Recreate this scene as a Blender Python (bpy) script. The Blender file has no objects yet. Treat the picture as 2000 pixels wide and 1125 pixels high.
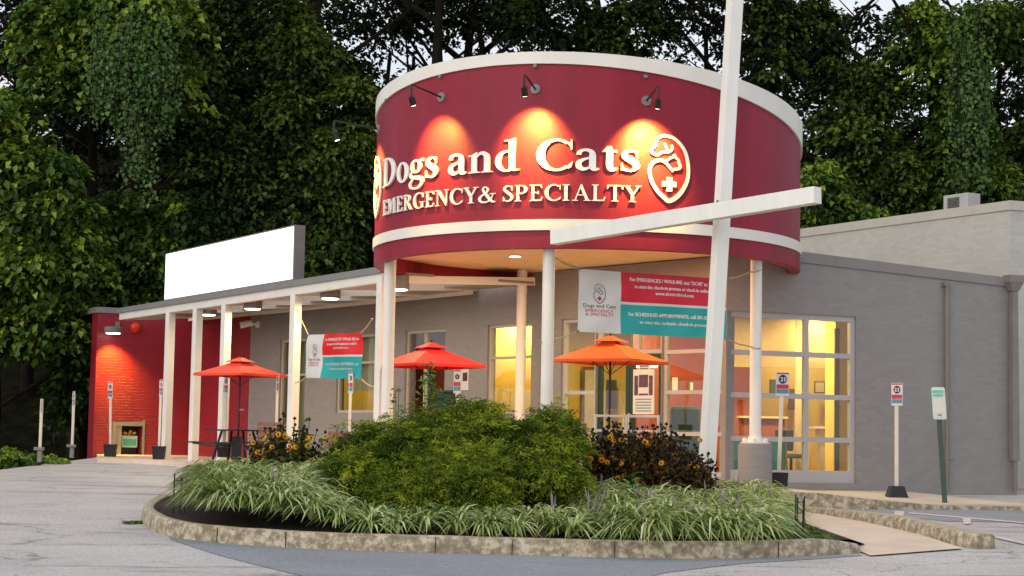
import bpy, math, random
import numpy as np
from mathutils import Vector, Matrix
from mathutils.geometry import tessellate_polygon
random.seed(7)
RNG = np.random.default_rng(11)
D = bpy.data; SC = bpy.context.scene; COL = SC.collection
PI = math.pi; R = math.radians

# ---------------------------------------------------------------- camera
FPX = 3500.0; HOR = 860.0; ROLL = .018; CZ = 1.5
cam = D.objects.new('camera', D.cameras.new('camera')); COL.objects.link(cam)
cam.data.sensor_width = 36; cam.data.lens = FPX/2000*36; cam.data.clip_end = 2000
PITCH = math.atan((HOR-562.5)/FPX)
CR = Matrix.Rotation(PI/2+PITCH, 3, 'X') @ Matrix.Rotation(ROLL, 3, 'Z')
cam.matrix_world = Matrix.Translation((0, 0, CZ)) @ CR.to_4x4()
SC.camera = cam
# ---------------------------------------------------------------- sky, sun, exposure
W = D.worlds.new('World'); SC.world = W; W.use_nodes = True
nt = W.node_tree; nt.nodes.clear()
sky = nt.nodes.new('ShaderNodeTexSky'); sky.sky_type = 'NISHITA'; sky.sun_disc = False
SUN_EL = 30; SUN_AZ = 222          # azimuth measured clockwise from +Y: the sun is behind the camera, to the left
sky.sun_elevation = R(SUN_EL); sky.sun_rotation = R(SUN_AZ); sky.dust_density = 3.5; sky.air_density = 1.0; sky.ozone_density = .3
bg = nt.nodes.new('ShaderNodeBackground'); bg.inputs[1].default_value = .14
ow = nt.nodes.new('ShaderNodeOutputWorld')
# thin broken cloud over the clear sky
tcw = nt.nodes.new('ShaderNodeTexCoord'); cn = nt.nodes.new('ShaderNodeTexNoise'); cn.inputs['Scale'].default_value = 2.2; cn.inputs['Detail'].default_value = 6
mpw = nt.nodes.new('ShaderNodeMapping'); mpw.inputs['Scale'].default_value = (1, 1, 2.5); nt.links.new(tcw.outputs['Generated'], mpw.inputs[0]); nt.links.new(mpw.outputs[0], cn.inputs['Vector'])
cr_ = nt.nodes.new('ShaderNodeMapRange'); nt.links.new(cn.outputs[0], cr_.inputs[0]); cr_.inputs[1].default_value = .35; cr_.inputs[2].default_value = .6; cr_.inputs[3].default_value = .35; cr_.inputs[4].default_value = .95
cm_ = nt.nodes.new('ShaderNodeMix'); cm_.data_type = 'RGBA'; nt.links.new(cr_.outputs[0], cm_.inputs[0]); nt.links.new(sky.outputs[0], cm_.inputs[6]); cm_.inputs[7].default_value = (5.2, 5.3, 5.6, 1)
nt.links.new(cm_.outputs[2], bg.inputs[0]); nt.links.new(bg.outputs[0], ow.inputs[0])
sl = D.lights.new('sun', 'SUN'); sl.energy = .6; sl.angle = R(60); sl.color = (1, .985, .965)
so = D.objects.new('sun', sl); COL.objects.link(so)
az = R(SUN_AZ); el = R(SUN_EL)
sd = Vector((math.sin(az)*math.cos(el), math.cos(az)*math.cos(el), math.sin(el)))
so.rotation_euler = sd.to_track_quat('Z', 'Y').to_euler()
SC.view_settings.view_transform = 'Standard'; SC.view_settings.look = 'None'
SC.view_settings.exposure = .42; SC.view_settings.gamma = 1
SC.cycles.max_bounces = 6; SC.cycles.diffuse_bounces = 3; SC.cycles.transparent_max_bounces = 12
SC.cycles.sample_clamp_indirect = 4

# ---------------------------------------------------------------- rays from the photograph's pixels to planes
def ray(x, y):
    d = CR @ Vector(((x-1000)/FPX, -(y-562.5)/FPX, -1)); return d/d.y
def at(x, y, Y): d = ray(x, y); return Vector((d.x*Y, Y, CZ+d.z*Y))
def atz(x, y, z): d = ray(x, y); return at(x, y, (z-CZ)/d.z)
_gx = [0, 14, 20, 25, 30, 34, 46, 60, 400]; _gy = [1.5, 1.46, 1.32, 1.10, .95, .86, .62, .5, .4]
def gz(X, Y):
    w = 1.2; s = sum(np.interp(np.asarray(Y)+o, _gx, _gy) for o in (-w, -w/2, 0, w/2, w))/5
    z = CZ-s
    dx = np.maximum(0, -10.75-np.asarray(X))*np.clip((np.asarray(Y)-20)/8, 0, 1)
    return z-np.minimum(2.2, dx*.4)
def G(x, y, up=0):
    d = ray(x, y); lo, hi = 5., 90.
    for _ in range(50):
        m = (lo+hi)/2
        if CZ+d.z*m > float(gz(d.x*m, m))+up: lo = m
        else: hi = m
    return Vector((d.x*lo, lo, CZ+d.z*lo))

# ---------------------------------------------------------------- materials
def nmat(name):
    m = D.materials.new(name); m.use_nodes = True; t = m.node_tree
    return m, t, t.nodes['Principled BSDF']
def mat(name, col, rough=.6, metal=0, var=.12, scale=3., bump=0., bscale=40., emis=0, ecol=None, spec=.4, stretch=None):
    m, t, b = nmat(name); N = t.nodes; L = t.links
    b.inputs['Roughness'].default_value = rough; b.inputs['Metallic'].default_value = metal
    b.inputs['Specular IOR Level'].default_value = spec
    tc = N.new('ShaderNodeTexCoord'); mp = N.new('ShaderNodeMapping'); L.new(tc.outputs['Object'], mp.inputs[0])
    if stretch: mp.inputs['Scale'].default_value = stretch
    n = N.new('ShaderNodeTexNoise'); n.inputs['Scale'].default_value = scale; n.inputs['Detail'].default_value = 6; n.inputs['Roughness'].default_value = .6
    L.new(mp.outputs[0], n.inputs['Vector'])
    r = N.new('ShaderNodeValToRGB'); L.new(n.outputs[0], r.inputs[0])
    r.color_ramp.elements[0].position = .3; r.color_ramp.elements[1].position = .7
    r.color_ramp.elements[0].color = (*[c*(1-var) for c in col], 1); r.color_ramp.elements[1].color = (*[min(1, c*(1+var)) for c in col], 1)
    L.new(r.outputs[0], b.inputs['Base Color'])
    if bump:
        n2 = N.new('ShaderNodeTexNoise'); n2.inputs['Scale'].default_value = bscale; n2.inputs['Detail'].default_value = 4; L.new(tc.outputs['Object'], n2.inputs['Vector'])
        bp = N.new('ShaderNodeBump'); bp.inputs['Strength'].default_value = bump; bp.inputs['Distance'].default_value = .02
        L.new(n2.outputs[0], bp.inputs['Height']); L.new(bp.outputs[0], b.inputs['Normal'])
    if emis:
        b.inputs['Emission Color'].default_value = (*(ecol or col), 1); b.inputs['Emission Strength'].default_value = emis
    return m
def brick(name, col, var=.06, bump=.35, rough=.55, wear=None):
    m, t, b = nmat(name); N = t.nodes; L = t.links
    b.inputs['Roughness'].default_value = rough
    uv = N.new('ShaderNodeTexCoord')
    br = N.new('ShaderNodeTexBrick'); L.new(uv.outputs['UV'], br.inputs['Vector'])
    br.inputs['Scale'].default_value = 1; br.inputs['Brick Width'].default_value = .2; br.inputs['Row Height'].default_value = .075; br.inputs['Mortar Size'].default_value = .007; br.inputs['Mortar Smooth'].default_value = .6
    br.inputs['Color1'].default_value = (*[c*(1-var) for c in col], 1); br.inputs['Color2'].default_value = (*[c*(1+var) for c in col], 1); br.inputs['Mortar'].default_value = (*[c*.95 for c in col], 1)
    n = N.new('ShaderNodeTexNoise'); n.inputs['Scale'].default_value = .7; n.inputs['Detail'].default_value = 8; n.inputs['Roughness'].default_value = .65; L.new(uv.outputs['Object'], n.inputs['Vector'])
    mr = N.new('ShaderNodeMapRange'); L.new(n.outputs[0], mr.inputs[0]); mr.inputs[1].default_value = .3; mr.inputs[2].default_value = .7; mr.inputs[3].default_value = .95; mr.inputs[4].default_value = 1.04
    mx = N.new('ShaderNodeMix'); mx.data_type = 'RGBA'; mx.blend_type = 'MULTIPLY'; mx.inputs[0].default_value = 1
    L.new(br.outputs[0], mx.inputs[6]); L.new(mr.outputs[0], mx.inputs[7]); L.new(mx.outputs[2], b.inputs['Base Color'])
    n3 = N.new('ShaderNodeTexNoise'); n3.inputs['Scale'].default_value = 14; L.new(uv.outputs['Object'], n3.inputs['Vector'])
    ad = N.new('ShaderNodeMath'); ad.operation = 'MULTIPLY_ADD'; L.new(n3.outputs[0], ad.inputs[0]); ad.inputs[1].default_value = -.5; L.new(br.outputs['Fac'], ad.inputs[2])
    bp = N.new('ShaderNodeBump'); bp.invert = True; bp.inputs['Strength'].default_value = bump; bp.inputs['Distance'].default_value = .012
    L.new(ad.outputs[0], bp.inputs['Height']); L.new(bp.outputs[0], b.inputs['Normal'])
    return m
def glassmat():
    m = D.materials.new('window_glass'); m.use_nodes = True; t = m.node_tree; N = t.nodes; L = t.links; N.clear()
    o = N.new('ShaderNodeOutputMaterial'); mx = N.new('ShaderNodeMixShader'); tr = N.new('ShaderNodeBsdfTransparent'); gl = N.new('ShaderNodeBsdfGlossy')
    gl.inputs['Roughness'].default_value = .02; tr.inputs[0].default_value = (.86, .88, .86, 1)
    lw = N.new('ShaderNodeFresnel'); lw.inputs[0].default_value = 1.52
    a = N.new('ShaderNodeMath'); a.operation = 'MULTIPLY'; a.inputs[1].default_value = 2.0; L.new(lw.outputs[0], a.inputs[0])
    n = N.new('ShaderNodeTexNoise'); n.inputs['Scale'].default_value = .8; tc = N.new('ShaderNodeTexCoord'); L.new(tc.outputs['Object'], n.inputs['Vector'])
    bp = N.new('ShaderNodeBump'); bp.inputs['Strength'].default_value = .05; L.new(n.outputs[0], bp.inputs['Height']); L.new(bp.outputs[0], gl.inputs['Normal'])
    L.new(a.outputs[0], mx.inputs[0]); L.new(tr.outputs[0], mx.inputs[1]); L.new(gl.outputs[0], mx.inputs[2]); L.new(mx.outputs[0], o.inputs[0])
    return m
def emit(name, col, s):
    m = D.materials.new(name); m.use_nodes = True; t = m.node_tree; t.nodes.clear()
    o = t.nodes.new('ShaderNodeOutputMaterial'); e = t.nodes.new('ShaderNodeEmission'); e.inputs[0].default_value = (*col, 1); e.inputs[1].default_value = s
    t.links.new(e.outputs[0], o.inputs[0]); return m
def leafmat(name, stops, rough=.5, trans=.25, spec=.25):
    # colour varies leaf by leaf through the mesh attribute "tint"
    m = D.materials.new(name); m.use_nodes = True; t = m.node_tree; N = t.nodes; L = t.links; b = N['Principled BSDF']; o = N['Material Output']
    a = N.new('ShaderNodeAttribute'); a.attribute_name = 'tint'; r = N.new('ShaderNodeValToRGB'); L.new(a.outputs['Fac'], r.inputs[0])
    els = r.color_ramp.elements
    while len(els) < len(stops): els.new(.5)
    for e, (p, c) in zip(els, stops): e.position = p; e.color = (*c, 1)
    b.inputs['Roughness'].default_value = rough; b.inputs['Specular IOR Level'].default_value = spec
    L.new(r.outputs[0], b.inputs['Base Color'])
    tl = N.new('ShaderNodeBsdfTranslucent'); L.new(r.outputs[0], tl.inputs[0]); mx = N.new('ShaderNodeMixShader'); mx.inputs[0].default_value = trans
    L.new(b.outputs[0], mx.inputs[1]); L.new(tl.outputs[0], mx.inputs[2]); L.new(mx.outputs[0], o.inputs[0])
    return m
def asphalt(name, base, dark, crack=1.0, stains=1.0):
    m, t, b = nmat(name); N = t.nodes; L = t.links; b.inputs['Roughness'].default_value = .85
    tc = N.new('ShaderNodeTexCoord')
    def noise(s, d=6, r=.6, vec=None):
        n = N.new('ShaderNodeTexNoise'); n.inputs['Scale'].default_value = s; n.inputs['Detail'].default_value = d; n.inputs['Roughness'].default_value = r
        L.new(vec or tc.outputs['Object'], n.inputs['Vector']); return n
    def rng(src, a, b_, c, d_):
        q = N.new('ShaderNodeMapRange'); L.new(src, q.inputs[0]); q.inputs[1].default_value = a; q.inputs[2].default_value = b_; q.inputs[3].default_value = c; q.inputs[4].default_value = d_; return q.outputs[0]
    def mix(kind, fac, A, B):
        x = N.new('ShaderNodeMix'); x.data_type = 'RGBA'; x.blend_type = kind
        for i, v in ((0, fac), (6, A), (7, B)):
            if isinstance(v, (int, float)): x.inputs[i].default_value = v
            elif isinstance(v, tuple): x.inputs[i].default_value = (*v, 1)
            else: L.new(v, x.inputs[i])
        return x.outputs[2]
    c = mix('MIX', rng(noise(.35, 8, .65).outputs[0], .35, .65, 0, 1), base, dark)
    c = mix('MULTIPLY', 1, c, rng(noise(26, 3, .7).outputs[0], .3, .7, .72, 1.22))
    sp = noise(70, 2, .5)
    c = mix('MULTIPLY', 1, c, rng(sp.outputs[0], .3, .7, .75, 1.25))
    # worn patches and seams running across the lot
    mp = N.new('ShaderNodeMapping'); mp.inputs['Scale'].default_value = (.35, 1.6, 1); L.new(tc.outputs['Object'], mp.inputs[0])
    st = noise(1.1, 7, .7, mp.outputs[0])
    c = mix('MULTIPLY', stains, c, rng(st.outputs[0], .55, .66, 1, .55))
    v = N.new('ShaderNodeTexVoronoi'); v.feature = 'DISTANCE_TO_EDGE'; v.inputs['Scale'].default_value = .75
    wv = noise(2.2, 5); add = N.new('ShaderNodeVectorMath'); add.operation = 'MULTIPLY_ADD'; L.new(wv.outputs['Color'], add.inputs[0]); add.inputs[1].default_value = (.7, .7, 0); L.new(tc.outputs['Object'], add.inputs[2])
    L.new(add.outputs[0], v.inputs['Vector'])
    ck = rng(v.outputs[0], 0, .018, .45, 1)
    ck2 = rng(noise(.6, 2).outputs[0], .45, .6, 0, crack)
    c = mix('MULTIPLY', ck2, c, ck)
    L.new(c, b.inputs['Base Color'])
    bp = N.new('ShaderNodeBump'); bp.inputs['Strength'].default_value = .5; bp.inputs['Distance'].default_value = .01
    L.new(sp.outputs[0], bp.inputs['Height']); L.new(bp.outputs[0], b.inputs['Normal'])
    return m
def kerbmat(name):
    m, t, b = nmat(name); N = t.nodes; L = t.links; b.inputs['Roughness'].default_value = .9
    tc = N.new('ShaderNodeTexCoord')
    n = N.new('ShaderNodeTexNoise'); n.inputs['Scale'].default_value = 9; n.inputs['Detail'].default_value = 8; n.inputs['Roughness'].default_value = .7; L.new(tc.outputs['Object'], n.inputs['Vector'])
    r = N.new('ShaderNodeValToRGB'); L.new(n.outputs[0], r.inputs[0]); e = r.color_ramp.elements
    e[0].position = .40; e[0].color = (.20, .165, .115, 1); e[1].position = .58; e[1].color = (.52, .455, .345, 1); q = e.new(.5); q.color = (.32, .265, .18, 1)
    # tops are paler than the stained face
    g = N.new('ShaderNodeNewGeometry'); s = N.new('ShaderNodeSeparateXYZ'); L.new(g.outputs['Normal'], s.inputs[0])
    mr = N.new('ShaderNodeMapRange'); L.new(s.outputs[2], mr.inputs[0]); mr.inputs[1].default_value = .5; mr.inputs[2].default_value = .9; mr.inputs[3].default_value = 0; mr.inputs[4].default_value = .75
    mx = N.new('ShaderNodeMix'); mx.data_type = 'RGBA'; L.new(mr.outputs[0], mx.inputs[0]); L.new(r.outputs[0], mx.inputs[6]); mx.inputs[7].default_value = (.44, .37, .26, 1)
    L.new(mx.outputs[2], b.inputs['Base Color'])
    bp = N.new('ShaderNodeBump'); bp.inputs['Strength'].default_value = .5; bp.inputs['Distance'].default_value = .015; L.new(n.outputs[0], bp.inputs['Height']); L.new(bp.outputs[0], b.inputs['Normal'])
    return m

M = dict(
    deck=mat('deck_paint', (.26, .24, .225), .6, var=.08),
    grey=brick('grey_painted_brick', (.240, .230, .226), bump=.2), red=brick('red_painted_brick', (.27, .011, .026), bump=.6, rough=.4),
    cream=brick('pale_painted_brick', (.45, .435, .395), bump=.2), coping=mat('grey_coping_metal', (.22, .21, .205), .5, var=.08),
    creamcop=mat('pale_coping_metal', (.46, .43, .38), .5, var=.06),
    drum=mat('crimson_stucco', (.245, .015, .034), .5, var=.16, scale=1.6, stretch=(1, 1, .16), bump=.15, bscale=30, spec=.25), white=mat('white_paint', (.74, .71, .65), .5, var=.05, scale=2),
    soffit=mat('lamp_gold_soffit', (.72, .55, .30), .7, var=.05), letter=mat('white_letter', (.85, .82, .76), .4, var=.02),  # soffit: the lamps' golden light is mixed into its colour
    frame=mat('aluminium_frame', (.40, .40, .415), .4, var=.05), framew=mat('pale_window_frame', (.42, .40, .36), .5, var=.05), glass=glassmat(),
    black=mat('black_metal', (.012, .012, .014), .4, var=.2), rubber=mat('black_plastic', (.012, .012, .013), .45, var=.3),
    lampgrey=mat('grey_fixture', (.2, .19, .18), .5), pole=mat('weathered_white_pole', (.78, .77, .72), .5, var=.06, scale=4, stretch=(1, 1, .25)),
    stake=mat('white_plastic_stake', (.68, .62, .54), .5), concrete=mat('pink_concrete', (.66, .53, .41), .85, var=.12, scale=1.5, bump=.2, bscale=60),
    walk=mat('sidewalk_concrete', (.50, .45, .37), .85, var=.12, scale=1.2, bump=.2, bscale=60),
    kerb=kerbmat('stained_kerb_concrete'), mulch=mat('dark_mulch', (.03, .017, .012), .95, var=.5, scale=30, bump=1, bscale=40),
    asph=asphalt('old_asphalt', (.53, .50, .475), (.41, .385, .365)), asphd=asphalt('newer_asphalt', (.27, .29, .32), (.22, .235, .26), .2, .3),
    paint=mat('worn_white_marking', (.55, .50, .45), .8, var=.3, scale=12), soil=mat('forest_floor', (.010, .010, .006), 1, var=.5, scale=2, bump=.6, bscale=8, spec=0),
    pier=mat('grey_painted_concrete', (.24, .22, .205), .7, var=.08, stretch=(1, 1, 6)), green=mat('green_sign_post', (.05, .085, .07), .6),
    dgreen=mat('dark_green_door_frame', (.012, .04, .03), .45), brown=mat('brown_downspout', (.20, .175, .155), .5),
    yroom=mat('yellow_room_wall', (.72, .52, .11), .7, var=.06, scale=.8), oroom=mat('orange_room_wall', (.36, .075, .03), .7, var=.06, scale=.8),
    ceil=mat('ceiling_tile', (.42, .36, .24), .8), ifloor=mat('lobby_floor', (.30, .24, .15), .4), teal=mat('teal_panel', (.01, .19, .20), .6),
    yplastic=mat('yellow_plastic', (.75, .45, .02), .4), darkf=mat('dark_furniture', (.02, .02, .02), .6), iwhite=mat('cream_counter', (.6, .52, .33), .5),
    shelf=mat('brown_shelf', (.16, .08, .03), .6), curtain=mat('pale_curtain', (.50, .52, .36), .8, var=.15, scale=8, stretch=(1, 1, .05)),
    ured=mat('red_umbrella_cloth', (.68, .015, .015), .7, var=.06), uor=mat('orange_umbrella_cloth', (.78, .12, .018), .7, var=.05), ucor=mat('coral_umbrella_cloth', (.80, .065, .03), .7, var=.06),
    bwhite=mat('white_vinyl', (.62, .60, .58), .5, var=.04), bred=mat('crimson_vinyl', (.60, .012, .04), .5, var=.05), bteal=mat('teal_vinyl', (.015, .33, .32), .5, var=.05), bscar=mat('scarlet_vinyl', (.68, .01, .012), .5, var=.05),
    txt=mat('dark_print', (.05, .03, .03), .6), txtw=mat('white_print', (.75, .70, .68), .6), txtr=mat('red_print', (.45, .03, .04), .6), navy=mat('navy_print', (.02, .02, .06), .6),
    pink=mat('crimson_print', (.50, .04, .08), .6), slate=mat('slate_teal_print', (.10, .26, .30), .6), mint=mat('mint_print', (.10, .50, .38), .6), mintbg=mat('pale_mint_sign', (.50, .66, .58), .4),
    rope=mat('straw_rope', (.42, .34, .18), .8), wood=mat('weathered_bench', (.22, .10, .07), .7), alarm=mat('alarm_red', (.55, .03, .01), .35),
    bark=mat('dark_bark', (.016, .013, .010), 1, spec=.05, var=.4, scale=5, bump=1, bscale=12, stretch=(1, 1, .3)),
    hvac=mat('hvac_metal', (.42, .41, .38), .5), grill=mat('hvac_grille', (.16, .16, .15), .6), foot=mat('bin_grey', (.16, .14, .12), .6),
    ywin=emit('lamp_glass', (1, .93, .75), 6), lamp=emit('lamp_bulb', (1, .82, .5), 12), sign=emit('backlit_panel', (1, 1, 1), 1.6),
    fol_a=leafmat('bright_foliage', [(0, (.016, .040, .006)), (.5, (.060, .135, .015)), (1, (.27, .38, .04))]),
    fol_b=leafmat('shade_toned_foliage', [(0, (.006, .015, .004)), (.5, (.020, .046, .008)), (1, (.12, .175, .020))]),  # shaded woodland: the shade is mixed into the leaf colour
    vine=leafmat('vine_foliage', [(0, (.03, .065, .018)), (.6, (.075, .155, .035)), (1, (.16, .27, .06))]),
    jun=leafmat('juniper_needles', [(0, (.012, .030, .004)), (.45, (.068, .115, .010)), (1, (.33, .37, .025))], .8, .15, .1),
    lir=leafmat('variegated_blades', [(0, (.11, .18, .03)), (.5, (.26, .35, .09)), (1, (.66, .66, .36))], .5, .2),
    broad=leafmat('broad_green_leaf', [(0, (.015, .08, .015)), (1, (.05, .2, .03))], .4, .2),
    rudb=leafmat('drying_leaf', [(0, (.035, .022, .008)), (.6, (.13, .075, .02)), (1, (.26, .17, .05))], .8, .1, .1),
    rud=leafmat('coneflower_leaf', [(0, (.03, .04, .010)), (.6, (.09, .115, .02)), (1, (.20, .21, .05))], .7, .1, .1),
    petal=leafmat('golden_petal', [(0, (.55, .20, .01)), (1, (.85, .42, .02))], .6, .2), seed=mat('dark_seed_head', (.012, .006, .006), .9), spike=mat('mauve_flower_spike', (.26, .20, .23), .8),
    rail=mat('pale_metal_rail', (.5, .48, .44), .4), weed=leafmat('weed_leaf', [(0, (.04, .10, .015)), (1, (.16, .28, .05))], .6, .25))

# ---------------------------------------------------------------- mesh helpers
class MB:
    def __init__(s): s.v = []; s.f = []; s.m = []; s.n = 0
    def add(s, vs, fs, mi=0):
        s.v.extend([tuple(p) for p in vs]); s.f.extend([tuple(i+s.n for i in f) for f in fs]); s.m.extend([mi]*len(fs)); s.n += len(vs); return s
    def hexa(s, b4, t4, mi=0):
        return s.add(list(b4)+list(t4), [(3, 2, 1, 0), (4, 5, 6, 7), (0, 1, 5, 4), (1, 2, 6, 5), (2, 3, 7, 6), (3, 0, 4, 7)], mi)
    def box(s, c, size, rz=0, mi=0, M4=None):
        x, y, z = [q/2 for q in size]; ca, sa = math.cos(rz), math.sin(rz); P = []
        for dz in (-z, z):
            for dx, dy in ((-x, -y), (x, -y), (x, y), (-x, y)):
                P.append(Vector((c[0]+dx*ca-dy*sa, c[1]+dx*sa+dy*ca, c[2]+dz)))
        return s.hexa(P[:4], P[4:], mi)
    def tube(s, pts, r, n=10, mi=0, cap=True):
        pts = [Vector(p) for p in pts]; rs = r if isinstance(r, (list, tuple)) else [r]*len(pts); vs = []; fs = []; up = None
        for i, p in enumerate(pts):
            t = (pts[min(i+1, len(pts)-1)]-pts[max(i-1, 0)]).normalized()
            if up is None: up = Vector((0, 0, 1)) if abs(t.z) < .9 else Vector((1, 0, 0))
            a = t.cross(up).normalized(); b = a.cross(t).normalized(); up = b
            for k in range(n):
                an = 2*PI*k/n; vs.append(p+a*math.cos(an)*rs[i]+b*math.sin(an)*rs[i])
        for i in range(len(pts)-1):
            for k in range(n): fs.append((i*n+k, i*n+(k+1) % n, (i+1)*n+(k+1) % n, (i+1)*n+k))
        if cap: fs.append(tuple(range(n-1, -1, -1))); fs.append(tuple((len(pts)-1)*n+k for k in range(n)))
        return s.add(vs, fs, mi)
    def lathe(s, c, prof, n=24, mi=0, cap=True):
        vs = []; fs = []
        for r, z in prof:
            for k in range(n): a = 2*PI*k/n; vs.append((c[0]+r*math.cos(a), c[1]+r*math.sin(a), c[2]+z))
        for i in range(len(prof)-1):
            for k in range(n): fs.append((i*n+k, i*n+(k+1) % n, (i+1)*n+(k+1) % n, (i+1)*n+k))
        if cap: fs.append(tuple(range(n-1, -1, -1))); fs.append(tuple((len(prof)-1)*n+k for k in range(n)))
        return s.add(vs, fs, mi)
    def bar(s, a, b, w, h, mi=0, up=(0, 0, 1)):
        a = Vector(a); b = Vector(b); t = (b-a).normalized(); x = t.cross(Vector(up)).normalized(); y = x.cross(t).normalized()
        o = [(-w/2, -h/2), (w/2, -h/2), (w/2, h/2), (-w/2, h/2)]
        return s.hexa([a+x*p+y*q for p, q in o], [b+x*p+y*q for p, q in o], mi)
def newobj(name, me, mats, parent=None):
    for m in (mats if isinstance(mats, (list, tuple)) else [mats]): me.materials.append(m)
    o = D.objects.new(name, me); COL.objects.link(o)
    if parent is not None: o.parent = parent
    return o
def parentM(p):
    m = Matrix.Identity(4)
    while p is not None: m = Matrix.LocRotScale(p.location, p.rotation_euler, p.scale) @ m; p = p.parent
    return m
def build(name, mb, mats, parent=None, smooth=False, uv=True, bevel=0):
    Mi = parentM(parent).inverted(); vs = [Mi @ Vector(p) for p in mb.v]
    me = D.meshes.new(name); me.from_pydata(vs, [], mb.f); me.update()
    if len(mb.m) == len(me.polygons): me.polygons.foreach_set('material_index', mb.m)
    if smooth:
        me.polygons.foreach_set('use_smooth', [True]*len(me.polygons))
        if hasattr(me, 'set_sharp_from_angle'): me.set_sharp_from_angle(angle=R(40))
    if uv:
        ul = me.uv_layers.new(name='UVMap'); arr = np.zeros(len(me.loops)*2, dtype=np.float32)
        for p in me.polygons:
            n = p.normal
            tx, ty = (-n.y, n.x) if abs(n.z) < .7 else (1, 0); l = math.hypot(tx, ty) or 1; tx /= l; ty /= l
            for li in p.loop_indices:
                q = mb.v[me.loops[li].vertex_index]
                arr[2*li] = q[0]*tx+q[1]*ty; arr[2*li+1] = q[2] if abs(n.z) < .7 else q[1]
        ul.data.foreach_set('uv', arr)
    o = newobj(name, me, mats, parent)
    if bevel:
        b = o.modifiers.new('bevel', 'BEVEL'); b.width = bevel; b.segments = 2; b.limit_method = 'ANGLE'; b.angle_limit = R(40)
    return o
def tag(o, label, cat=None, group=None, kind=None):
    if label: o['label'] = label
    if cat: o['category'] = cat
    if group: o['group'] = group
    if kind: o['kind'] = kind
    return o
def thing(name, label, cat, loc, rz=0, group=None):
    o = D.objects.new(name, None); COL.objects.link(o); o.location = loc; o.rotation_euler = (0, 0, rz); o.empty_display_size = .2
    return tag(o, label, cat, group)
def copytree(o, parent=None):
    c = o.copy(); COL.objects.link(c)
    if parent is not None: c.parent = parent
    for ch in list(o.children): copytree(ch, c)
    return c
# flat lettering from the built-in font, as 2-D polygons
_tc = {}
def text2d(s):
    if s in _tc: return _tc[s]
    cu = D.curves.new('t', 'FONT'); cu.body = s; cu.size = 1; cu.resolution_u = 2
    o = D.objects.new('t', cu); COL.objects.link(o)
    dg = bpy.context.evaluated_depsgraph_get(); dg.update(); me = o.evaluated_get(dg).to_mesh()
    vs = [(v.co.x, v.co.y) for v in me.vertices]; fs = [tuple(p.vertices) for p in me.polygons]
    o.evaluated_get(dg).to_mesh_clear(); D.objects.remove(o); D.curves.remove(cu)
    if not vs: vs = [(0, 0)]
    x0 = min(v[0] for v in vs); x1 = max(v[0] for v in vs)
    _tc[s] = ([(v[0]-x0, v[1]) for v in vs], fs, x1-x0); return _tc[s]
def text_on(mb, s, place, cx, base, size, width=None, mi=0, bold=0):
    vs, fs, w = text2d(s); k = size; kx = (width/w) if width else k
    for ox in ([0] if not bold else [-bold, bold]):
        mb.add([place(cx+(x-w/2)*kx+ox, base+y*k, (0 if ox <= 0 else .002)) for x, y in vs], fs, mi)

# ---------------------------------------------------------------- foliage helpers (numpy)
def leaf_mesh(name, C, Nn, T, L, Wd, tint, mats, parent=None, fold=.25):
    # one folded pointed leaf (4 vertices, 2 triangles) per row
    n = len(C); Nn = Nn/np.linalg.norm(Nn, axis=1, keepdims=True); T = T-(T*Nn).sum(1, keepdims=True)*Nn; T /= np.linalg.norm(T, axis=1, keepdims=True)+1e-9; S = np.cross(Nn, T)
    L = np.asarray(L).reshape(-1, 1)*np.ones((n, 1)); Wd = np.asarray(Wd).reshape(-1, 1)*np.ones((n, 1))
    V = np.stack([C-T*L*.5, C+S*Wd*.5+Nn*Wd*fold-T*L*.08, C+T*L*.5-Nn*L*.12, C-S*Wd*.5+Nn*Wd*fold-T*L*.08], 1).reshape(-1, 3)
    Mi = np.array(parentM(parent).inverted()); V = V@Mi[:3, :3].T+Mi[:3, 3]
    base = (np.arange(n)*4)[:, None]; F = np.concatenate([base+np.array([[0, 1, 2]]), base+np.array([[0, 2, 3]])], 1).reshape(-1)
    return raw_mesh(name, V, F, 3, np.repeat(tint, 4), mats, parent)
def raw_mesh(name, V, F, k, tint, mats, parent=None, midx=None, smooth=False):
    me = D.meshes.new(name); nf = len(F)//k; me.vertices.add(len(V)); me.vertices.foreach_set('co', V.astype(np.float32).ravel())
    me.loops.add(len(F)); me.loops.foreach_set('vertex_index', F.astype(np.int32)); me.polygons.add(nf)
    me.polygons.foreach_set('loop_start', (np.arange(nf)*k).astype(np.int32)); me.polygons.foreach_set('loop_total', np.full(nf, k, np.int32))
    if midx is not None: me.polygons.foreach_set('material_index', midx.astype(np.int32))
    if smooth: me.polygons.foreach_set('use_smooth', np.ones(nf, bool))
    me.update(calc_edges=True)
    a = me.attributes.new('tint', 'FLOAT', 'POINT'); a.data.foreach_set('value', tint.astype(np.float32))
    return newobj(name, me, mats, parent)
def unit(n, rng): v = rng.normal(size=(n, 3)); return v/np.linalg.norm(v, axis=1, keepdims=True)
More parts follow.
